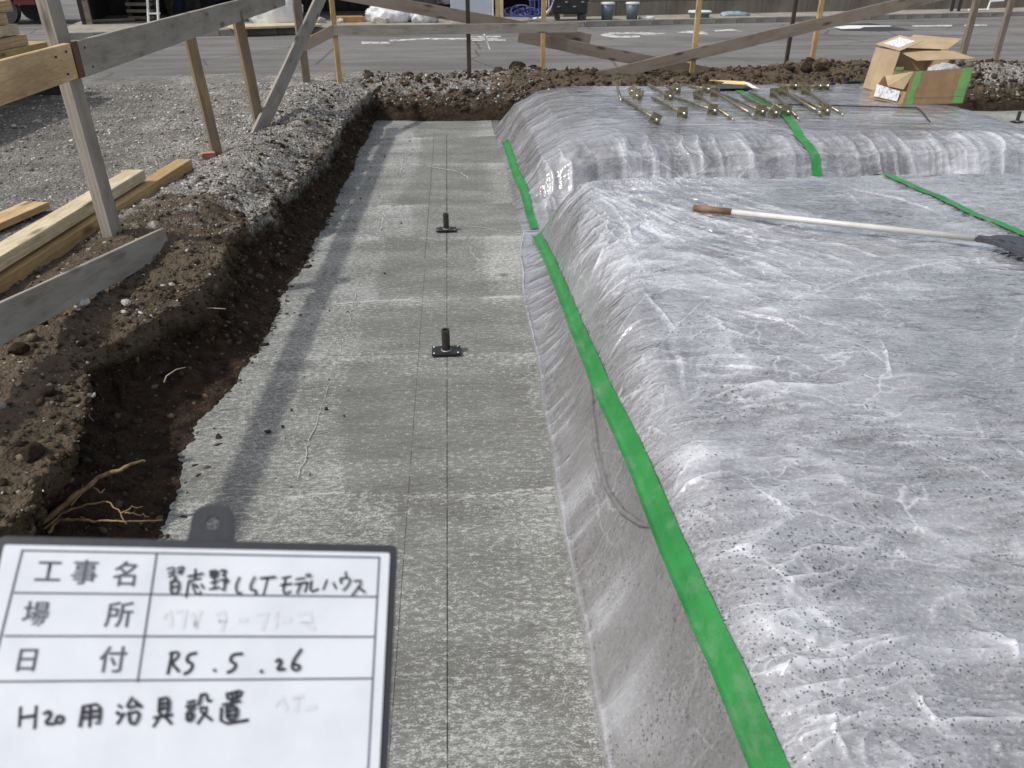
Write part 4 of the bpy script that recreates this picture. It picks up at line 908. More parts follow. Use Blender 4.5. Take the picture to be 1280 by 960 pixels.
A_ = [hb.b.verts.new(hp(u, v, .004)) for u, v in out]; B_ = [hb.b.verts.new(hp(u, v, .024)) for u, v in out]
hb.b.faces.new(A_[::-1]); hb.b.faces.new(B_)
for k in range(nf_): hb.b.faces.new((A_[k], A_[(k+1) % nf_], B_[(k+1) % nf_], B_[k]))
hb.build('rake_head', M_rubber, rk)
for k in range(7):
    u = .09+.045*k; hw = .015+.03*k*.5
    MB().box(hp(u+.01, hw*.35-.01*k, .026), (.012, .030+.006*k, .006), math.atan2(d.y, d.x)+.5).build('rib', M_black, rk)
for k in range(9):
    v = .16-.042*k; MB().box(hp(.34, v, .028), (.10, .010, .014), math.atan2(d.y, d.x)).build('tooth', M_rubber, rk)

# ---------------------------------------------------------------- roots
M_root = simple('dry_root_bark', (0.26, 0.17, 0.085), 0.85, 0, .4, 30, .6)
rootz = {}
def rootpts(l): return [P(x, y, z) for x, y, z in l]
rt_ = empty('broken_root', P(40, 665, .12)[:], 'broken pale brown root with side twigs sticking out of the bank above the whiteboard', 'root')
o0 = Vector(rt_.location)
def rt_tube(l, r):
    p = rootpts(l); q = []
    for a, b in zip(p, p[1:]):
        for i in range(4): q.append(a.lerp(b, i/4)+Vector([random.gauss(0, .0022) for _ in range(3)]))
    q.append(p[-1]); n_ = len(q)
    return MB().tube([v-o0 for v in q], [r*(1-.65*i/n_)*random.uniform(.85, 1.15) for i in range(n_)], 7)
rt_tube([(25, 672, .10), (60, 648, .14), (92, 622, .18), (120, 598, .22), (148, 588, .25), (165, 580, .28), (181, 576, .30)], .012).build('main_root', M_root, rt_, smooth=True)
for l, r in (([(60, 668, .10), (70, 652, .13), (90, 648, .15), (110, 652, .17), (140, 650, .19), (170, 651, .2), (203, 650, .22)], .006), ([(40, 676, .09), (62, 655, .13), (82, 640, .15), (110, 630, .17), (135, 627, .19), (148, 638, .2), (158, 655, .21)], .005),
             ([(150, 642, .2), (165, 634, .21), (178, 633, .22)], .003), ([(156, 640, .2), (170, 643, .21), (186, 646, .22)], .003), ([(118, 610, .21), (126, 616, .21), (131, 611, .22)], .0025), ([(88, 632, .17), (100, 618, .19), (104, 606, .2)], .003)):
    rt_tube(l, r).build('twig', M_root, rt_, smooth=True)
M_hair = simple('pale_rootlet', (0.42, 0.34, 0.24), 0.8, 0, .2, 30)
for l, lab in (([(205, 478, .2), (208, 470, .22), (220, 462, .24), (232, 459, .25)], 'thin pale rootlet curling from the upper bank face'), ([(106, 497, .2), (108, 510, .18), (112, 522, .16), (117, 526, .16)], 'thin white rootlet hanging over the dark hollow'), ([(250, 388, .24), (262, 385, .26), (282, 386, .27)], 'short root end poking from the bank right of the stones')):
    o0 = P(*l[0]); e = empty('rootlet', o0[:], lab, 'rootlet'); q = rootpts([(x, y, z) for x, y, z in l])
    MB().tube([v-o0 for v in q], [.0035, .003, .0025, .0015], 5).build('strand', M_hair, e, smooth=True)
random.seed(9)
# ---------------------------------------------------------------- left batter board fence
lf = empty('timber_batter_fence', (-1.88, 4.36, 0.35), 'batter board fence along the left bank with rail and leaning brace', 'timber fence')
def post(par, name, x, y, z0, z1, w_, m, lean=(0, 0), face=(0, -1, 0)):
    return plank(name, (x, y, z0), (x+lean[0], y+lean[1], z1), w_, w_*random.uniform(.8, .95), m, par, face)
post(lf, 'post', -1.925, 4.36, .10, 1.69, .085, M_grey, (-.03, 0), (1, -.35, 0))
post(lf, 'post', -1.86, 6.41, .15, 1.38, .075, M_post, (-.07, 0), (.6, -1, 0))
post(lf, 'post', -1.77, 7.57, .15, 1.42, .085, M_post, (-.07, 0), (.6, -1, 0))
post(lf, 'post', -1.88, 10.85, .15, 1.75, .10, M_gbrown, (0, 0), (.4, -1, 0))
post(lf, 'post', -1.43, 10.72, .15, 1.75, .06, M_yel, (0, 0), (.3, -1, 0))
def rz_(y): return 1.362+0.0165*(y-3.5)
ft = Vector((1, 0, 0))
plank('rail', (-1.855, -1.5, rz_(-1.5)), (-1.858, 4.22, rz_(4.22)), .16, .034, M_new, lf, ft)['label'] = 'fresh yellow rail plank nearest the viewer'
plank('rail', (-1.852, 4.30, rz_(4.3)-.002), (-1.80, 9.6, rz_(9.6)), .165, .032, M_grey, lf, ft)['label'] = 'long weathered grey rail plank'
MB().box(Vector((-1.842, 4.26, rz_(4.26)))-lf.location, (.012, .07, .165)).build('nailing_block', simple('wet_red_brown_timber', (.10, .04, .02), .7), lf)
nme = None
for y_, dz in ((4.02, .04), (4.10, -.045), (4.14, .05), (4.36, .045), (4.40, -.05), (6.36, .03), (6.44, -.04), (7.5, .04), (7.56, -.03)):
    if nme is None: no = MB().tube([(-.004, 0, 0), (.003, 0, 0)], .0055, 8).build('nail_head', simple('rusty_nail', (.05, .035, .028), .5, .6, .2, 60), lf); nme = no.data
    else: no = link('nail_head', nme, None, lf)
    no.location = Vector((-1.835+(.004 if y_ < 4.25 else .0)+max(0, (y_-4.3))*.0098, y_, rz_(y_)+dz))-lf.location
lb1 = PX(207, 301, -1.66); lb0 = PX(0, 404, -1.76); lb0 = lb1+(lb0-lb1)*1.8
plank('low_board', lb0, lb1, .145, .028, M_grey, lf, (1, 0, .12))
a, b = P(318, 172, .42), PY(405, -12, 10.2)
plank('brace', (a.x+.0, a.y, a.z-.03), b, .16, .03, M_grey, lf, (1, -.6, 0))
plank('rail', (-1.86, 10.78, .86), (-1.41, 10.66, 1.06), .13, .028, M_gbrown, lf, (.2, -1, 0))

# ---------------------------------------------------------------- roadside batter fence
ff = empty('timber_batter_fence', (0.25, 10.9, 0.4), 'batter board fence along the road behind the mounds with crossing braces', 'timber fence')
post(ff, 'post', .25, 10.94, .1, 1.75, .055, M_dark, (0.0, 0)); post(ff, 'post', 1.245, 11.10, .1, 1.75, .06, M_yel, (.0, 0)); post(ff, 'post', 3.30, 11.06, .2, 1.75, .065, M_yel, (.0, 0))
q = P(1002, 84, .45); post(ff, 'post', q.x, q.y-.3, .2, 1.75, .062, M_yel, (.0, 0)); q = P(978, 86, .45); post(ff, 'stake', q.x, q.y-.1, .2, 1.52, .05, M_dark, (.0, 0))
q = P(1201, 77, .45); post(ff, 'post', q.x, q.y, .2, 1.8, .085, M_gbrown); q = P(1243, 77, .45); post(ff, 'post', q.x, q.y, .2, 1.8, .075, M_gbrown)
plank('rail', (-1.43, 10.66, 1.052), (1.66, 10.85, 1.052), .115, .028, M_grey, ff)
def bp(x, y, Y): return PY(x, y, Y)
plank('brace', bp(425, -8, 11.2), bp(738, 50, 11.25), .15, .03, M_gbrown, ff); plank('brace', bp(648, 45, 11.17), bp(896, 93, 11.2), .15, .03, M_gbrown, ff)
plank('brace', bp(746, 97, 10.98), bp(1190, -10, 11.02), .15, .03, M_gbrown, ff)

# ---------------------------------------------------------------- loose timbers on the ground at left
def lying(name, pa, pb, w_, t_, m, label, z, face=(0, 0, 1)):
    a, b = Vector(pa), Vector(pb); o = plank(name, a, b, w_, t_, m, None, face); return tag(o, label, 'timber')
lying('timber_beam', (-2.26, 3.0, .43), (-1.99, 5.95, .475), .11, .09, M_yel, 'lower yellow squared timber on the gravel with its end protruding beyond the pale one', 0)
lying('timber_beam', (-2.42, 1.2, .50), (-2.11, 5.32, .56), .125, .065, M_pale, 'long pale squared timber stacked on the yellow one behind the grey board', 0)
lying('timber_plank', (-3.0, 3.1, .44), (-2.60, 4.95, .47), .16, .04, M_new, 'short flat plank lying alone on the gravel at far left', 0)

# ---------------------------------------------------------------- stacked lumber at left
for k, (yend, m, w_) in enumerate([(9.95, M_new, .6), (10.02, M_new, .6), (10.05, M_yel, .6), (9.55, M_new, .6), (9.42, M_pale, .6), (9.25, M_new, .6), (9.42, M_new, .6)]):
    z = .72+k*.112
    o = plank('lumber_board', (-4.60-.30+random.uniform(-.01, .01), 6.4, z), (-4.60-.30, yend, z), .60, .104, m, None, (0, 0, 1))
    tag(o, ['bottom', 'second from bottom', 'third from bottom', 'middle', 'third from top', 'second from top', 'topmost'][k]+' board of the yellow lumber stack at the left edge', 'lumber', 'boards of the yellow lumber stack')
for k, y in enumerate((7.4, 10.05)):
    o = plank('bearer', (-5.6, y, .535), (-4.5, y, .535), .2, .24, M_black, None, (0, 0, 1))
    tag(o, ['black bearer block under the near part of the lumber stack', 'black bearer block under the far end of the lumber stack'][k], 'bearer', 'bearers under the lumber stack')

# ---------------------------------------------------------------- beyond the road
def at(px, py, z=.54): return P(px, py, z)
# retaining wall of concrete blocks
M_wall = NT('stained_wall_concrete', 0.9); n = M_wall
st = n.noise(1, 5, .65, n.map((1.6, 1.6, .5))); M_wall = n.out(n.mix(n.ramp(st, [(0.35, 0.0), (0.7, 1.0)]), (0.12, 0.105, 0.08), (0.235, 0.215, 0.18)), None, n.bump(n.noise(12, 5), .5, .01))
wl = empty('retaining_wall', kerb_pt(9, 1.9)[:], 'long stained concrete block retaining wall across the road', 'retaining wall'); wl.location.z = .53
kb = None
for r_ in range(5):
    for i in range(17):
        L = 1.5; u = -5.0+(i+(.5 if r_ % 2 else 0))*L
        if r_ % 2 and i == 16: continue
        if kb is None: o = MB().box((0, 0, 0), (1.488, .25, .342), bev=.008).build('wall_block', M_wall, wl); kb = o.data
        else: o = link('wall_block', kb, None, wl)
        o.location = (u*K.x-(random.uniform(0, .012))*K.y, u*K.y+random.uniform(0, .012), .171+r_*.35); o.rotation_euler.z = ang
# open store on the left with dark inside
M_shed = simple('dark_board_lining', (0.035, 0.032, 0.03), 0.85, 0, .4, 4, .3); M_roof = simple('sheet_roofing', (0.16, 0.16, 0.16), .6, .2, .2, 4)
sc_ = kerb_pt(-1.6, 4.1); sh = empty('open_store_shed', (sc_.x, sc_.y, .53), 'open fronted dark store shed full of site materials beyond the road', 'shed', rz=ang)
MB().box((-.5, 2.2, 1.3), (11.6, .12, 2.6)).build('back_wall', M_shed, sh); MB().box((-6.3, .3, 1.3), (.12, 3.7, 2.6)).build('side_wall', M_shed, sh); MB().box((5.3, .9, 1.3), (.12, 2.5, 2.6)).build('side_wall', M_shed, sh)
MB().box((-.5, .3, 2.72), (12.2, 4.6, .12), rx=.06).build('roof', M_roof, sh)
for u in (-6.2, -2.0, 5.15): MB().box((u, -1.5, 1.3), (.12, .12, 2.6)).build('shed_post', M_gbrown, sh)
for i in range(18): MB().box((-5.9+i*.64, 2.10, 1.3), (.6, .03, 2.5)).build('lining_board', M_shed, sh)
# stored things
M_white = simple('white_enamel', (0.78, 0.78, 0.77), .4, 0, .05, 5); M_sheet = simple('white_polythene', (0.66, 0.67, 0.68), .3, 0, .15, 6, .8)
q = at(341, 34); tag(blob('white_bag', (q.x, q.y+.5, .80), (.60, .38, .52), M_sheet, None, 3), 'bulging white plastic sack on a board at the kerb', 'sack')
q = at(314, 30); tag(blob('white_bag', (q.x, q.y+.6, .66), (.16, .14, .22), M_sheet, None, 8, 3), 'small white plastic bag left of the bulging sack', 'bag')
q = at(330, 28); tag(blob('black_bag', (q.x+.05, q.y+.9, .74), (.34, .3, .42), simple('black_polythene', (.015, .015, .018), .25, 0, .3, 9, .7), None, 12), 'shiny black bin bag behind the white sack', 'bin bag')
q0, q1 = at(310, 36, .56), at(375, 34, .56)
tag(plank('board', (q0.x-.4, q0.y+.1, .59), (q1.x+.3, q1.y+.45, .59), .9, .045, M_pale, None, (0, 0, 1)), 'pale board on the kerb edge under the white sack', 'board')
def card(name, px, py, r_, m, lab, cat, seed, up=.2, dy=.4):
    q = at(px, py); return tag(blob(name, (q.x, q.y+dy, .54+r_[2]*.5), r_, m, None, seed), lab, cat)
card('plastic_sheet_bundle', 487, 29, (.52, .3, .30), M_sheet, 'crumpled clear plastic bundle behind the far rail, middle of three', 'plastic bundle', 21)
card('plastic_sheet_bundle', 530, 29, (.34, .25, .22), M_sheet, 'small striped plastic bundle just left of the white panel', 'plastic bundle', 22)
q = at(545, 20); tag(blob('plastic_sheet_bundle', (q.x, q.y+.2, 1.05), (.62, .35, .42), M_sheet, None, 23), 'high heap of crumpled plastic leaning left of the white panel', 'plastic bundle')
q = at(478, 14); tag(blob('plastic_sheet_bundle', (q.x, q.y+.1, .95), (.35, .3, .34), M_sheet, None, 24), 'plastic bundle at the back above the fallen brace', 'plastic bundle')
tag(MB().box((0, 0, .35), (1.7, .9, .7), bev=.03).build('crate', simple('dark_crate', (.04, .04, .042), .7), None, at(505, 22)[:]), 'dark crate that carries the crumpled plastic heap', 'crate')
q = at(438, 27); tag(MB().box((0, 0, .06), (.62, .42, .12), .2, bev=.01).build('cardboard_carton', simple('orange_card', (.42, .22, .09), .8), None, (q.x, q.y, .54)), 'flat orange brown carton on the footway', 'carton')
q = at(462, 27); tag(MB().prism([(-.2, 0, 0), (.2, .1, 0), (.3, .12, .3), (-.02, .02, .22)], (.02, .05, .02)).build('crumpled_paper', M_paper, None, (q.x, q.y, .545)), 'bent pale paper scrap right of the flat carton', 'paper')
for k, (x0, s0) in enumerate(((475, .25), (400, .16), (425, .12))):
    q = at(x0, 29); rock('rubble', q.x, q.y+.2, .54, s0, M_rock, ['rubble lump near the plastic bundles', 'rubble lump behind the leaning brace', 'small rubble lump left of the yellow stake'][k], 'rubble', None, 60+k)
# white panel leaning
pn = empty('door_panel', at(590, 29)[:], 'large white panel standing upright against the store front', 'panel')
MB().box((0, .1, .75), (.98, .04, 1.5), .12, bev=.004).build('leaf', simple('pale_blue_white_panel', (.50, .53, .57), .5, 0, .08, 5), pn); MB().box((.50, .16, .75), (.03, .05, 1.5), .12).build('edge_trim', M_white, pn)
for k, (x0, m) in enumerate(((622, M_yel), (627, M_pale))):
    q = at(x0, 27); tag(plank('timber_stud', (q.x, q.y, .54), (q.x, q.y+.3, 2.4), .09, .05, m, None), ['yellow stud standing right of the white panel', 'pale stud leaning beside the yellow stud'][k], 'stud')
q = at(642, 22); cb = empty('wooden_crate', (q.x, q.y, .54), 'grey cabinet on wooden slats beside the studs', 'cabinet')
MB().box((0.1, .6, 1.15), (.85, .5, .7), bev=.01).build('cabinet', simple('grey_green_cabinet', (.12, .13, .11), .6), cb)
for k in range(2): MB().box((.1, .55, .66-.13*k), (.95, .6, .10), bev=.006).build('slat', M_yel, cb)
# blue hose coils
M_hose = simple('blue_hose', (.05, .07, .22), .4, 0, .3, 9)
for k, (x0, r_) in enumerate(((650, .24), (662, .18))):
    q = at(x0, 27); pts = [(r_*(1+.15*math.sin(a_*.37+k))*math.cos(a_)+.1*math.sin(a_*.2), .08*math.sin(a_*1.3)+.12*math.sin(a_), .12+r_*.55*(1+math.sin(a_))*(.7+.2*math.sin(a_*.6))) for a_ in np.linspace(0, 26, 130)]
    tag(MB().tube(pts, .016, 6).build('hose_coil', M_hose, None, (q.x, q.y, .54), smooth=True), ['coiled blue hose left of the grey pole', 'smaller loose blue hose coil close to the grey pole'][k], 'hose')
q = at(664, 26); tag(MB().tube([(0, 0, 0), (0, .1, 2.2)], .04, 10).build('steel_pole', simple('grey_steel', (.18, .19, .2), .5, .5), None, (q.x, q.y, .54), smooth=True), 'grey upright steel pole behind the far rail', 'pole')
# hand cart
q = at(692, 27); hc = empty('hand_cart', (q.x-.1, q.y, .54), 'hand cart with curved white tube frame and blue net', 'hand cart')
fr = [(-.55, 0, .95), (-.2, 0, 1.05), (.1, 0, 1.12), (.2, 0, 1.0), (.16, 0, .6), (0, 0, .25), (-.2, 0, .08), (-.5, 0, .05)]
MB().tube(fr, .035, 8).build('tube_frame', M_white, hc, smooth=True)
for k in range(6): MB().tube([(-.45+.1*k, .02, .1+.03*k), (-.5+.11*k, .02, 1.0)], .02, 5).build('net_cord', M_hose, hc)
for k in range(4): MB().tube([(-.5, .03, .25+.2*k), (.1, .03, .3+.2*k)], .015, 5).build('net_cord', M_hose, hc)
q = at(710, 26); tb = empty('tool_trolley', (q.x, q.y, .54), 'black tool trolley with bright fittings right of the hand cart', 'tool trolley')
MB().box((.05, .3, .42), (.85, .5, .55), bev=.03).build('body', M_black, tb); MB().box((.05, .3, .80), (1.0, .5, .05), bev=.01).build('top_tray', simple('grey_tray', (.22, .22, .2), .5), tb)
for k in range(4): MB().lathe([(.05, 0), (.05, .02), (.02, .03)], (-.25+.2*k, .04, .3+.1*(k % 2)), 8).build('fitting', M_bright_steel, tb).rotation_euler.x = 0
for k in range(2): MB().tube([(-.25+.6*k, .1, .07), (-.25+.6*k, .2, .07)], .07, 12).build('wheel', M_rubber, tb)
q = at(729, 25); tag(blob('stone_post', (q.x, q.y+.2, 1.0), (.12, .12, .9), simple('mottled_post', (.25, .24, .2), .9, 0, .6, 12, .6), None, 31, 4, .3), 'mottled grey stump standing between the tool trolley and the buckets', 'stump')
# buckets
M_bkt = simple('blue_grey_bucket', (.11, .135, .165), .45, 0, .08, 5)
def bucket(px, py, s, lab, rot=0, z0=.538):
    q = at(px, py); t = empty('bucket', (q.x, q.y, z0), lab, 'bucket', 'grey buckets along the wall')
    MB().lathe([(.135*s, 0), (.165*s, .36*s)], (0, 0, 0), 24).build('body', M_bkt, t, smooth=True)
    MB().lathe([(.172*s, .345*s), (.176*s, .35*s), (.176*s, .385*s), (.165*s, .392*s)], (0, 0, 0), 24).build('lid', M_white, t); return t
bucket(758.5, 24.5, 1.0, 'grey bucket with white lid, nearest the kerb, left of the pair'); bucket(789.5, 23.8, .98, 'grey bucket with white lid standing alone in front of the wall')
bucket(744, 17, 1.05, 'grey bucket behind the left kerbside bucket'); bucket(738, 15.5, 1.05, 'rearmost grey bucket partly hidden beside the mottled stump')
q = at(808, 23.2); tag(MB().lathe([(.20, 0), (.21, .02), (.20, .05), (.05, .06)], (0, 0, 0), 28).build('round_pail_cover', M_white, None, (q.x, q.y, .54)), 'loose white round lid lying right of the lone bucket', 'lid')
q = at(874, 22); tr_ = empty('tub', (q.x, q.y, .54), 'low wide grey tub with white lid by the wall', 'tub'); MB().lathe([(.24, 0), (.27, .12)], (0, 0, 0), 28).build('body', M_bkt, tr_); MB().lathe([(.29, .118), (.30, .15), (.27, .165)], (0, 0, 0), 28).build('lid', M_white, tr_)
q = at(917, 19.5); tag(blob('folded_sheet', (q.x, q.y, .56), (.42, .2, .09), simple('pale_blue_sheet', (.22, .32, .34), .5), None, 41, 3), 'folded pale blue sheet on the kerb by the wall', 'sheet')
for k, x0 in enumerate((1189, 1198)):
    q = at(x0, 14); tag(MB().tube([(0, 0, 0), (.02, .02, 1.8)], .045, 8).build('black_pipe', M_black, None, (q.x, q.y, .54)), ['left black pipe of the pair leaning on the wall', 'right black pipe of the pair leaning on the wall'][k], 'pipe')
q = at(1232, 13.5); wf = empty('tubular_stand', (q.x, q.y, .54), 'white tubular frame resting on the footway at the right', 'frame')
MB().tube([(-.6, -.1, .03), (.05, 0, .03), (.18, .05, 1.3)], .03, 8).build('tube', M_white, wf); MB().tube([(.1, .0, .25), (.5, .05, .27)], .025, 8).build('crossbar', M_white, wf)
# left: step ladder, crate, dark sacks
q = at(186, 30); ld = empty('step_ladder', (q.x, q.y, .54), 'folded white step ladder standing among the sacks', 'step ladder')
for dx in (0, .22):
    MB().tube([(dx, 0, 0), (dx+.28, .1, 1.9)], .028, 6).build('rail', M_white, ld)
for k in range(6): MB().box((.16+.045*k, .03+.015*k, .22+.3*k), (.26, .08, .035)).build('tread', M_white, ld)
for zz in (.9, .72): MB().tube([(.1, .05, zz), (.75, .1, zz-.04)], .03, 6).build('brace_bar', M_white, ld)
q = at(176, 26); cr_ = empty('slatted_crate', (q.x, q.y+.3, .54), 'slatted timber crate left of the white step ladder', 'crate')
for k in range(5): MB().box((0, 0, .06+.15*k), (.62, .5, .07), bev=.006).build('slat', M_gbrown, cr_)
for sx in (-.25, .25): MB().box((sx, 0, .36), (.06, .44, .74)).build('corner_post', M_dark, cr_)
for k, (x0, c_, w_) in enumerate(((207, (.10, .09, .05), .25), (217, (.03, .04, .08), .3), (228, (.05, .045, .035), .2), (238, (.06, .055, .045), .25), (252, (.02, .02, .02), .3))):
    q = at(x0, 22); tag(blob('sack', (q.x, q.y+.9, 1.0), (w_, .25, 1.0), simple('sack_cloth', c_, .9, 0, .4, 8, .5), None, 70+k, 4, .2), ['olive', 'navy', 'dull brown', 'taupe', 'black'][k]+' upright sack in the dark row behind the step ladder', 'sack')
q = at(240, 14); fr_ = empty('white_folding_chair', (q.x, q.y, .54), 'white tubular folding frame leaning beside the sacks', 'frame')
for dx in (0, .35): MB().tube([(dx, 0, .4), (dx-.6, .1, 1.6)], .03, 6).build('leg', M_white, fr_)
MB().tube([(0, 0, .4), (.35, 0, .4)], .03, 6).build('foot_bar', M_white, fr_)
# scaffold pole on the road edge and timber scraps
q = P(153, 22, .42); tag(MB().tube([(0, 0, 0), (-.12, 0, 1.9)], .04, 8).build('sign_pole', simple('rusty_pole', (.12, .09, .07), .7), None, (q.x, q.y, .42)), 'thin rusty pole standing at the end of the kerb', 'pole')
for k, (x0, y0, l) in enumerate(((150, 31, 1.2), (165, 29, 1.4), (135, 34, .9))):
    q = P(x0, y0, .45); tag(plank('timber_scrap', (q.x-l/2, q.y-.2, .47+.06*k), (q.x+l/2, q.y+.25*k, .47+.06*k), .12, .05, [M_gbrown, M_pale, M_gbrown][k], None, (0, 0, 1)), ['brown timber scrap by the rusty pole', 'pale timber scrap on top of the brown ones', 'short brown timber scrap nearest the lumber stack'][k], 'timber scrap')
# dark flatbed trailer at far left
q = P(30, 30, .42); fb = empty('flatbed_trailer', (q.x-1.2, q.y, .42), 'black flatbed trailer parked behind the lumber stack', 'trailer')
MB().box((0, .6, .62), (4.0, 1.7, .16), bev=.02).build('bed', M_black, fb); MB().box((0, .6, 1.6), (3.6, 1.6, 1.1), bev=.08).build('load_cover', simple('dark_tarpaulin', (.02, .02, .024), .6, 0, .4, 5, .6), fb)
for sx in (-1.2, .9):
    for sy in (-.2, 1.3):
        w2 = MB(); w2.tube([(sx, sy, .32), (sx, sy+.2, .32)], .32, 22); wo = w2.build('wheel', M_rubber, fb)
MB().box((1.5, -.3, .5), (.5, .06, .1)).build('tail_light', simple('dark_red', (.12, .01, .01), .4), fb)

# ---------------------------------------------------------------- the site whiteboard
fwV, rtV, upV = Vector(fw), Vector(rt), Vector(upv)
cr3 = lambda x, y, z: rtV*x-upV*y+fwV*z                # camera-style axes (x right, y down, z ahead) as world vectors
bu = cr3(5073, 323, 960).normalized(); bvv = cr3(-11, -2693, 960); bvv = (bvv-bu*bvv.dot(bu)).normalized()
bn = bu.cross(bvv)                                        # toward the viewer side
if bn.dot(Vector(EYE)-P(250, 800, 1)) < 0: bn = -bn
WB = 0.27; dep = WB/0.4585
org = Vector(EYE)+Vector(ray(28, 688))*dep                # upper left corner of the printed table
def B2(x, y):                                             # photo pixel -> board coordinates
    r = Vector(ray(x, y)); t = (org-Vector(EYE)).dot(bn)/r.dot(bn); p = Vector(EYE)+r*t-org
    return p.dot(bu), p.dot(bvv)
wb = empty('site_whiteboard', (0, 0, 0), 'white site record board with black frame, printed table and handwritten entries', 'whiteboard')
MW = Matrix((bu, bvv, bn)).transposed().to_4x4(); MW.translation = org
wb.matrix_world = MW; wb.location = org; wb.rotation_euler = MW.to_euler()
n = NT('whiteboard_enamel', 0.28, 0, .5); M_wb = n.out(n.mix(n.ramp(n.noise(14, 5, .6), [(0.42, 0.0), (0.75, .8)]), (.74, .76, .80), (.62, .64, .69)))
M_frame = simple('slate_black_frame', (.030, .032, .038), .5, 0, .15, 20, .1); M_ink = simple('printed_grey_ink', (.09, .09, .12), .6, 0, .05, 20); M_pen = simple('black_marker', (.02, .02, .025), .5, 0, .1, 20)
l0 = B2(-3, 672)[0]; r0_ = B2(497, 690)[0]; t0_ = B2(250, 675)[1]; b0_ = t0_-0.235
def rrect(x0, y0, x1, y1, r_, k=6):
    out = []
    for cx, cy, a0_ in ((x1-r_, y1-r_, 0), (x0+r_, y1-r_, 90), (x0+r_, y0+r_, 180), (x1-r_, y0+r_, 270)):
        for i in range(k+1): a_ = R(a0_+90*i/k); out.append((cx+r_*math.cos(a_), cy+r_*math.sin(a_)))
    return out
MB().prism([(x, y, -.010) for x, y in rrect(l0, b0_, r0_, t0_, .006)], (0, 0, .0085)).build('frame', M_frame, wb, bevel=.001)
ix0, ix1, iy1 = B2(5, 682)[0], B2(487, 697)[0], B2(250, 686)[1]
MB().prism([(x, y, -.0016) for x, y in rrect(ix0, b0_+.007, ix1, iy1, .002)], (0, 0, .0016)).build('writing_surface', M_wb, wb)
# hanging tab
tcx, tcy = B2(265, 653); hr = abs(B2(274, 653)[0]-tcx); tw = abs(B2(293, 660)[0]-B2(238, 660)[0])/2; tt_ = B2(265, 630)[1]
N_ = 40; b = bmesh.new(); ro_, ri_ = [], []
ybot = t0_-.002
for k in range(N_):
    a_ = 2*math.pi*k/N_; c1, s1 = math.cos(a_), math.sin(a_)
    if s1 >= 0: ox, oy = tw*math.copysign(abs(c1)**.8, c1), (tt_-tcy)*s1**.8
    else: ox = tw*(1+.25*(-s1)**3)*max(-1, min(1, c1*1.45)); oy = (ybot-tcy)*min(1, -s1*1.45)
    ro_.append((tcx+ox, tcy+oy)); ri_.append((tcx+hr*c1, tcy+hr*s1))
rings = [[b.verts.new((x, y, z)) for x, y in pr] for pr, z in ((ro_, -.0095), (ro_, -.003), (ri_, -.003), (ri_, -.0095))]
for A_, B_ in zip(rings, rings[1:]+rings[:1]):
    for k in range(N_): b.faces.new((A_[k], A_[(k+1) % N_], B_[(k+1) % N_], B_[k]))
bmesh.ops.recalc_face_normals(b, faces=b.faces); me = bpy.data.meshes.new('hanging_tab'); b.to_mesh(me); b.free(); link('hanging_tab', me, M_frame, wb)
def ribbon(mb, pts, w_, z=.0005):
    pts = [Vector((x, y, z)) for x, y in pts]; ls, rs = [], []
    for i, p in enumerate(pts):
        t = (pts[min(i+1, len(pts)-1)]-pts[max(i-1, 0)]).normalized(); nn = Vector((-t.y, t.x, 0)); 
        ext = -t*w_*.35 if i == 0 else (t*w_*.35 if i == len(pts)-1 else Vector())
        ls.append(mb.b.verts.new(p+ext+nn*w_/2)); rs.append(mb.b.verts.new(p+ext-nn*w_/2))
    for i in range(len(pts)-1): mb.b.faces.new((rs[i], rs[i+1], ls[i+1], ls[i]))
tb_ = MB()
lft = lambda y: 28-(y-688)*.25
for (xa, ya), (xb_, yb2) in (((28, 688), (474, 697)), ((18, 741), (472, 746)), ((6, 795), (467, 796)), ((-10, 852), (465, 848)), ((28, 688), (-40, 960)), ((474, 697), (452, 1110)), ((196, 692), (172, 852))):
    ribbon(tb_, [B2(xa, ya), B2(xb_, yb2)], .0013)
tb_.build('table_lines', M_ink, wb)
pr_ = [('工', 61, 714, 31), ('事', 106, 715, 31), ('名', 156, 717, 31), ('場', 45, 767, 31), ('所', 149, 768, 32), ('日', 34, 825, 30), ('付', 141, 824, 32)]
dg = bpy.context.evaluated_depsgraph_get()
for ch, px, py, sz in pr_:
    cu = bpy.data.curves.new('printed_character', 'FONT'); cu.body = ch; cu.align_x = 'CENTER'; cu.align_y = 'CENTER'
    u0, v0 = B2(px, py); s1 = abs(B2(px+sz/2, py)[0]-B2(px-sz/2, py)[0]); cu.size = s1*1.12; cu.offset = 0.0002
    to = bpy.data.objects.new('tmp', cu); COL.objects.link(to); bpy.context.view_layer.update()
    me = bpy.data.meshes.new_from_object(to.evaluated_get(bpy.context.evaluated_depsgraph_get()))
    bpy.data.objects.remove(to)
    if len(me.vertices):
        co = np.array([v.co[:] for v in me.vertices]); c0 = (co.max(0)+co.min(0))/2
        for v in me.vertices: v.co -= Vector(c0)
    me.materials.clear(); o = link('printed_character', me, M_ink, wb, (u0, v0, .0006))
M_ghost = simple('wiped_marker_smudge', (.67, .68, .72), .35, 0, .04, 40)
gh = MB()
for l in ([(205,772),(212,764),(214,782)],[(222,765),(232,763),(228,784)],[(240,768),(246,784)],[(250,765),(244,782)],[(272,768),(280,764),(282,776),(273,776),(281,776),(277,788)],[(300,776),(308,775)],[(322,768),(334,767),(328,786)],[(345,766),(344,784)],[(354,776),(362,775)],[(374,767),(388,766),(390,777),(376,778),(392,786)],[(345,882),(352,872),(358,886)],[(366,872),(378,870)],[(372,874),(370,888)],[(382,886),(394,884)]):
    ribbon(gh, [B2(*p) for p in l], .0034, .0003)
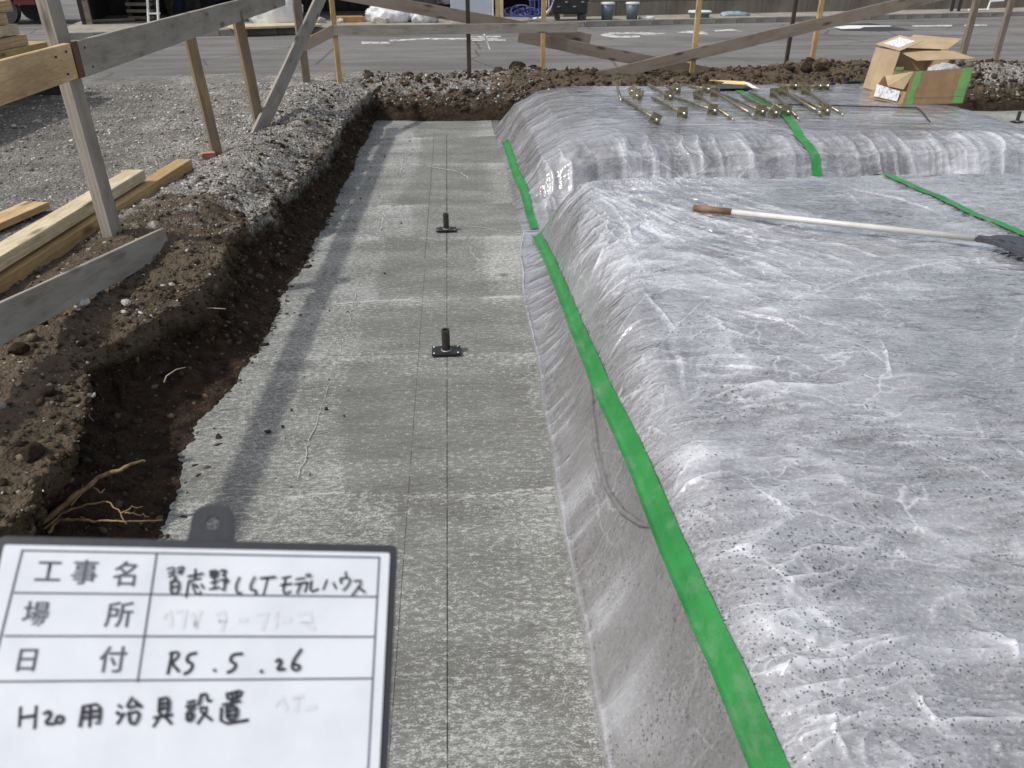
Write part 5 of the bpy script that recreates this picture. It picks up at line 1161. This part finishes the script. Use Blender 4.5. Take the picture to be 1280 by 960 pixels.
gh.build('wiped_marker_trace', M_ghost, wb)['kind'] = 'stuff'
hw = MB()
def strokes(ls, ox, oy, sc, w_=.0017, counts=()):
    cuts = set(np.cumsum(counts)-1)
    for i_, l in enumerate(ls):
        pts = [B2(ox+x/sc, oy+y/sc) for x, y in l]
        if len(pts) > 2:                                   # round the corners a little
            q = [pts[0]]
            for a_, b1, c1 in zip(pts, pts[1:], pts[2:]):
                q += [(a_[0]*.25+b1[0]*.75, a_[1]*.25+b1[1]*.75), (c1[0]*.25+b1[0]*.75, c1[1]*.25+b1[1]*.75)]
            pts = q+[pts[-1]]
        global hw
        ribbon(hw, pts, w_*random.uniform(.85, 1.15), .0005+.00012*(i_ % 9))
        if i_ in cuts: hw.build('handwritten_character', M_pen, wb); hw = MB()
strokes([[(85,138),(128,128),(118,172)],[(92,162),(112,152)],[(95,182),(118,170)],[(140,135),(182,122),(160,168)],[(142,160),(158,146)],[(132,178),(118,210)],[(105,208),(152,200),(145,272),(105,277),(105,208)],[(108,240),(145,233)],
 [(200,180),(280,163)],[(240,140),(238,195)],[(205,204),(268,192)],[(203,205),(188,292)],[(222,215),(232,262),(262,288),(268,262)],[(240,225),(252,242)],[(272,222),(285,245)],
 [(322,150),(365,145),(360,185),(325,190),(322,150)],[(325,168),(362,165)],[(343,148),(345,250)],[(325,215),(365,208)],[(318,250),(370,240)],[(380,148),(415,145),(395,172)],[(390,170),(405,182)],[(375,200),(425,192),(412,215)],[(400,195),(400,258),(385,250)],
 [(482,185),(460,232),(468,272),(492,270)],[(566,183),(542,228),(545,258),(574,252),(572,280)],[(600,190),(678,182)],[(640,188),(614,282)],
 [(718,188),(765,180)],[(712,228),(768,220)],[(738,185),(722,262),(735,276),(765,262)],[(795,195),(840,188)],[(790,222),(850,212)],[(820,218),(800,272)],[(852,168),(857,182)],[(868,166),(874,180)],[(860,212),(845,264)],[(880,205),(872,268),(915,250)],
 [(965,200),(945,250)],[(1000,215),(1015,245)],[(1068,155),(1070,178)],[(1040,190),(1042,215)],[(1040,190),(1095,185),(1085,225),(1055,255)],[(1115,205),(1165,200),(1105,282)],[(1140,240),(1170,265)]], 190, 680, 4.414, .00165, (8,7,9,1,1,2,3,5,2,2,3,2))
strokes([[(112,598),(88,714)],[(100,605),(142,594),(150,620),(106,655),(148,702)],[(242,602),(200,610),(190,648),(226,660),(215,698),(180,716)],[(343,694),(348,700)],[(496,605),(440,610),(430,648),(466,660),(450,695),(418,708)],[(601,700),(606,706)],[(685,648),(704,632),(716,655),(682,696),(730,690)],[(822,582),(780,640),(768,688),(800,700),(820,672),(782,662)]], 190, 680, 4.414, .0021, (2,1,1,1,1,1,1))
strokes([[(100,210),(94,302)],[(176,205),(168,312)],[(98,260),(172,250)],[(215,240),(240,225),(248,250),(215,290),(262,290)],[(280,255),(268,275),(285,290),(310,275),(300,250),(280,255)],[(405,205),(388,300)],[(405,205),(490,190),(482,292),(465,285)],[(405,235),(485,225)],[(400,262),(485,252)],[(440,200),(435,302)],
 [(575,200),(590,210)],[(568,235),(582,245)],[(570,288),(602,240)],[(640,163),(608,217),(672,200)],[(655,180),(684,207)],[(625,237),(682,228),(658,294),(630,285),(625,237)],
 [(775,170),(822,160),(815,247),(770,250),(775,170)],[(775,195),(820,188)],[(773,220),(818,212)],[(748,260),(835,247)],[(770,265),(745,302)],[(805,260),(830,288)],
 [(910,185),(945,178)],[(905,205),(950,198)],[(912,222),(945,216)],[(908,240),(940,235),(930,272),(908,275),(908,240)],[(975,150),(965,195)],[(975,150),(1005,145),(1005,180),(1025,178)],[(970,215),(1015,208),(960,287)],[(975,230),(1027,272)],
 [(1100,145),(1180,125),(1160,165),(1105,175),(1100,145)],[(1125,145),(1125,170)],[(1148,140),(1145,168)],[(1080,197),(1165,180)],[(1125,175),(1120,205)],[(1100,210),(1150,203),(1148,265),(1100,270),(1100,210)],[(1100,230),(1148,224)],[(1100,250),(1148,245)],[(1074,215),(1070,294),(1200,272)]], 0, 830, 3.879, .0021, (3,1,1,5,6,6,8,9))
hw.b.free()
# the stick that carries the board, standing on the slab below the picture
pb = org+bu*(.13)+bvv*(b0_+.02)-bn*.018
sp = empty('carrying_stick', (pb.x, pb.y, 0.0), 'thin stick standing on the slab that carries the site whiteboard', 'stick')
plank('stick', (pb.x, pb.y, .0), (pb.x, pb.y, pb.z), .022, .012, M_gbrown, sp)
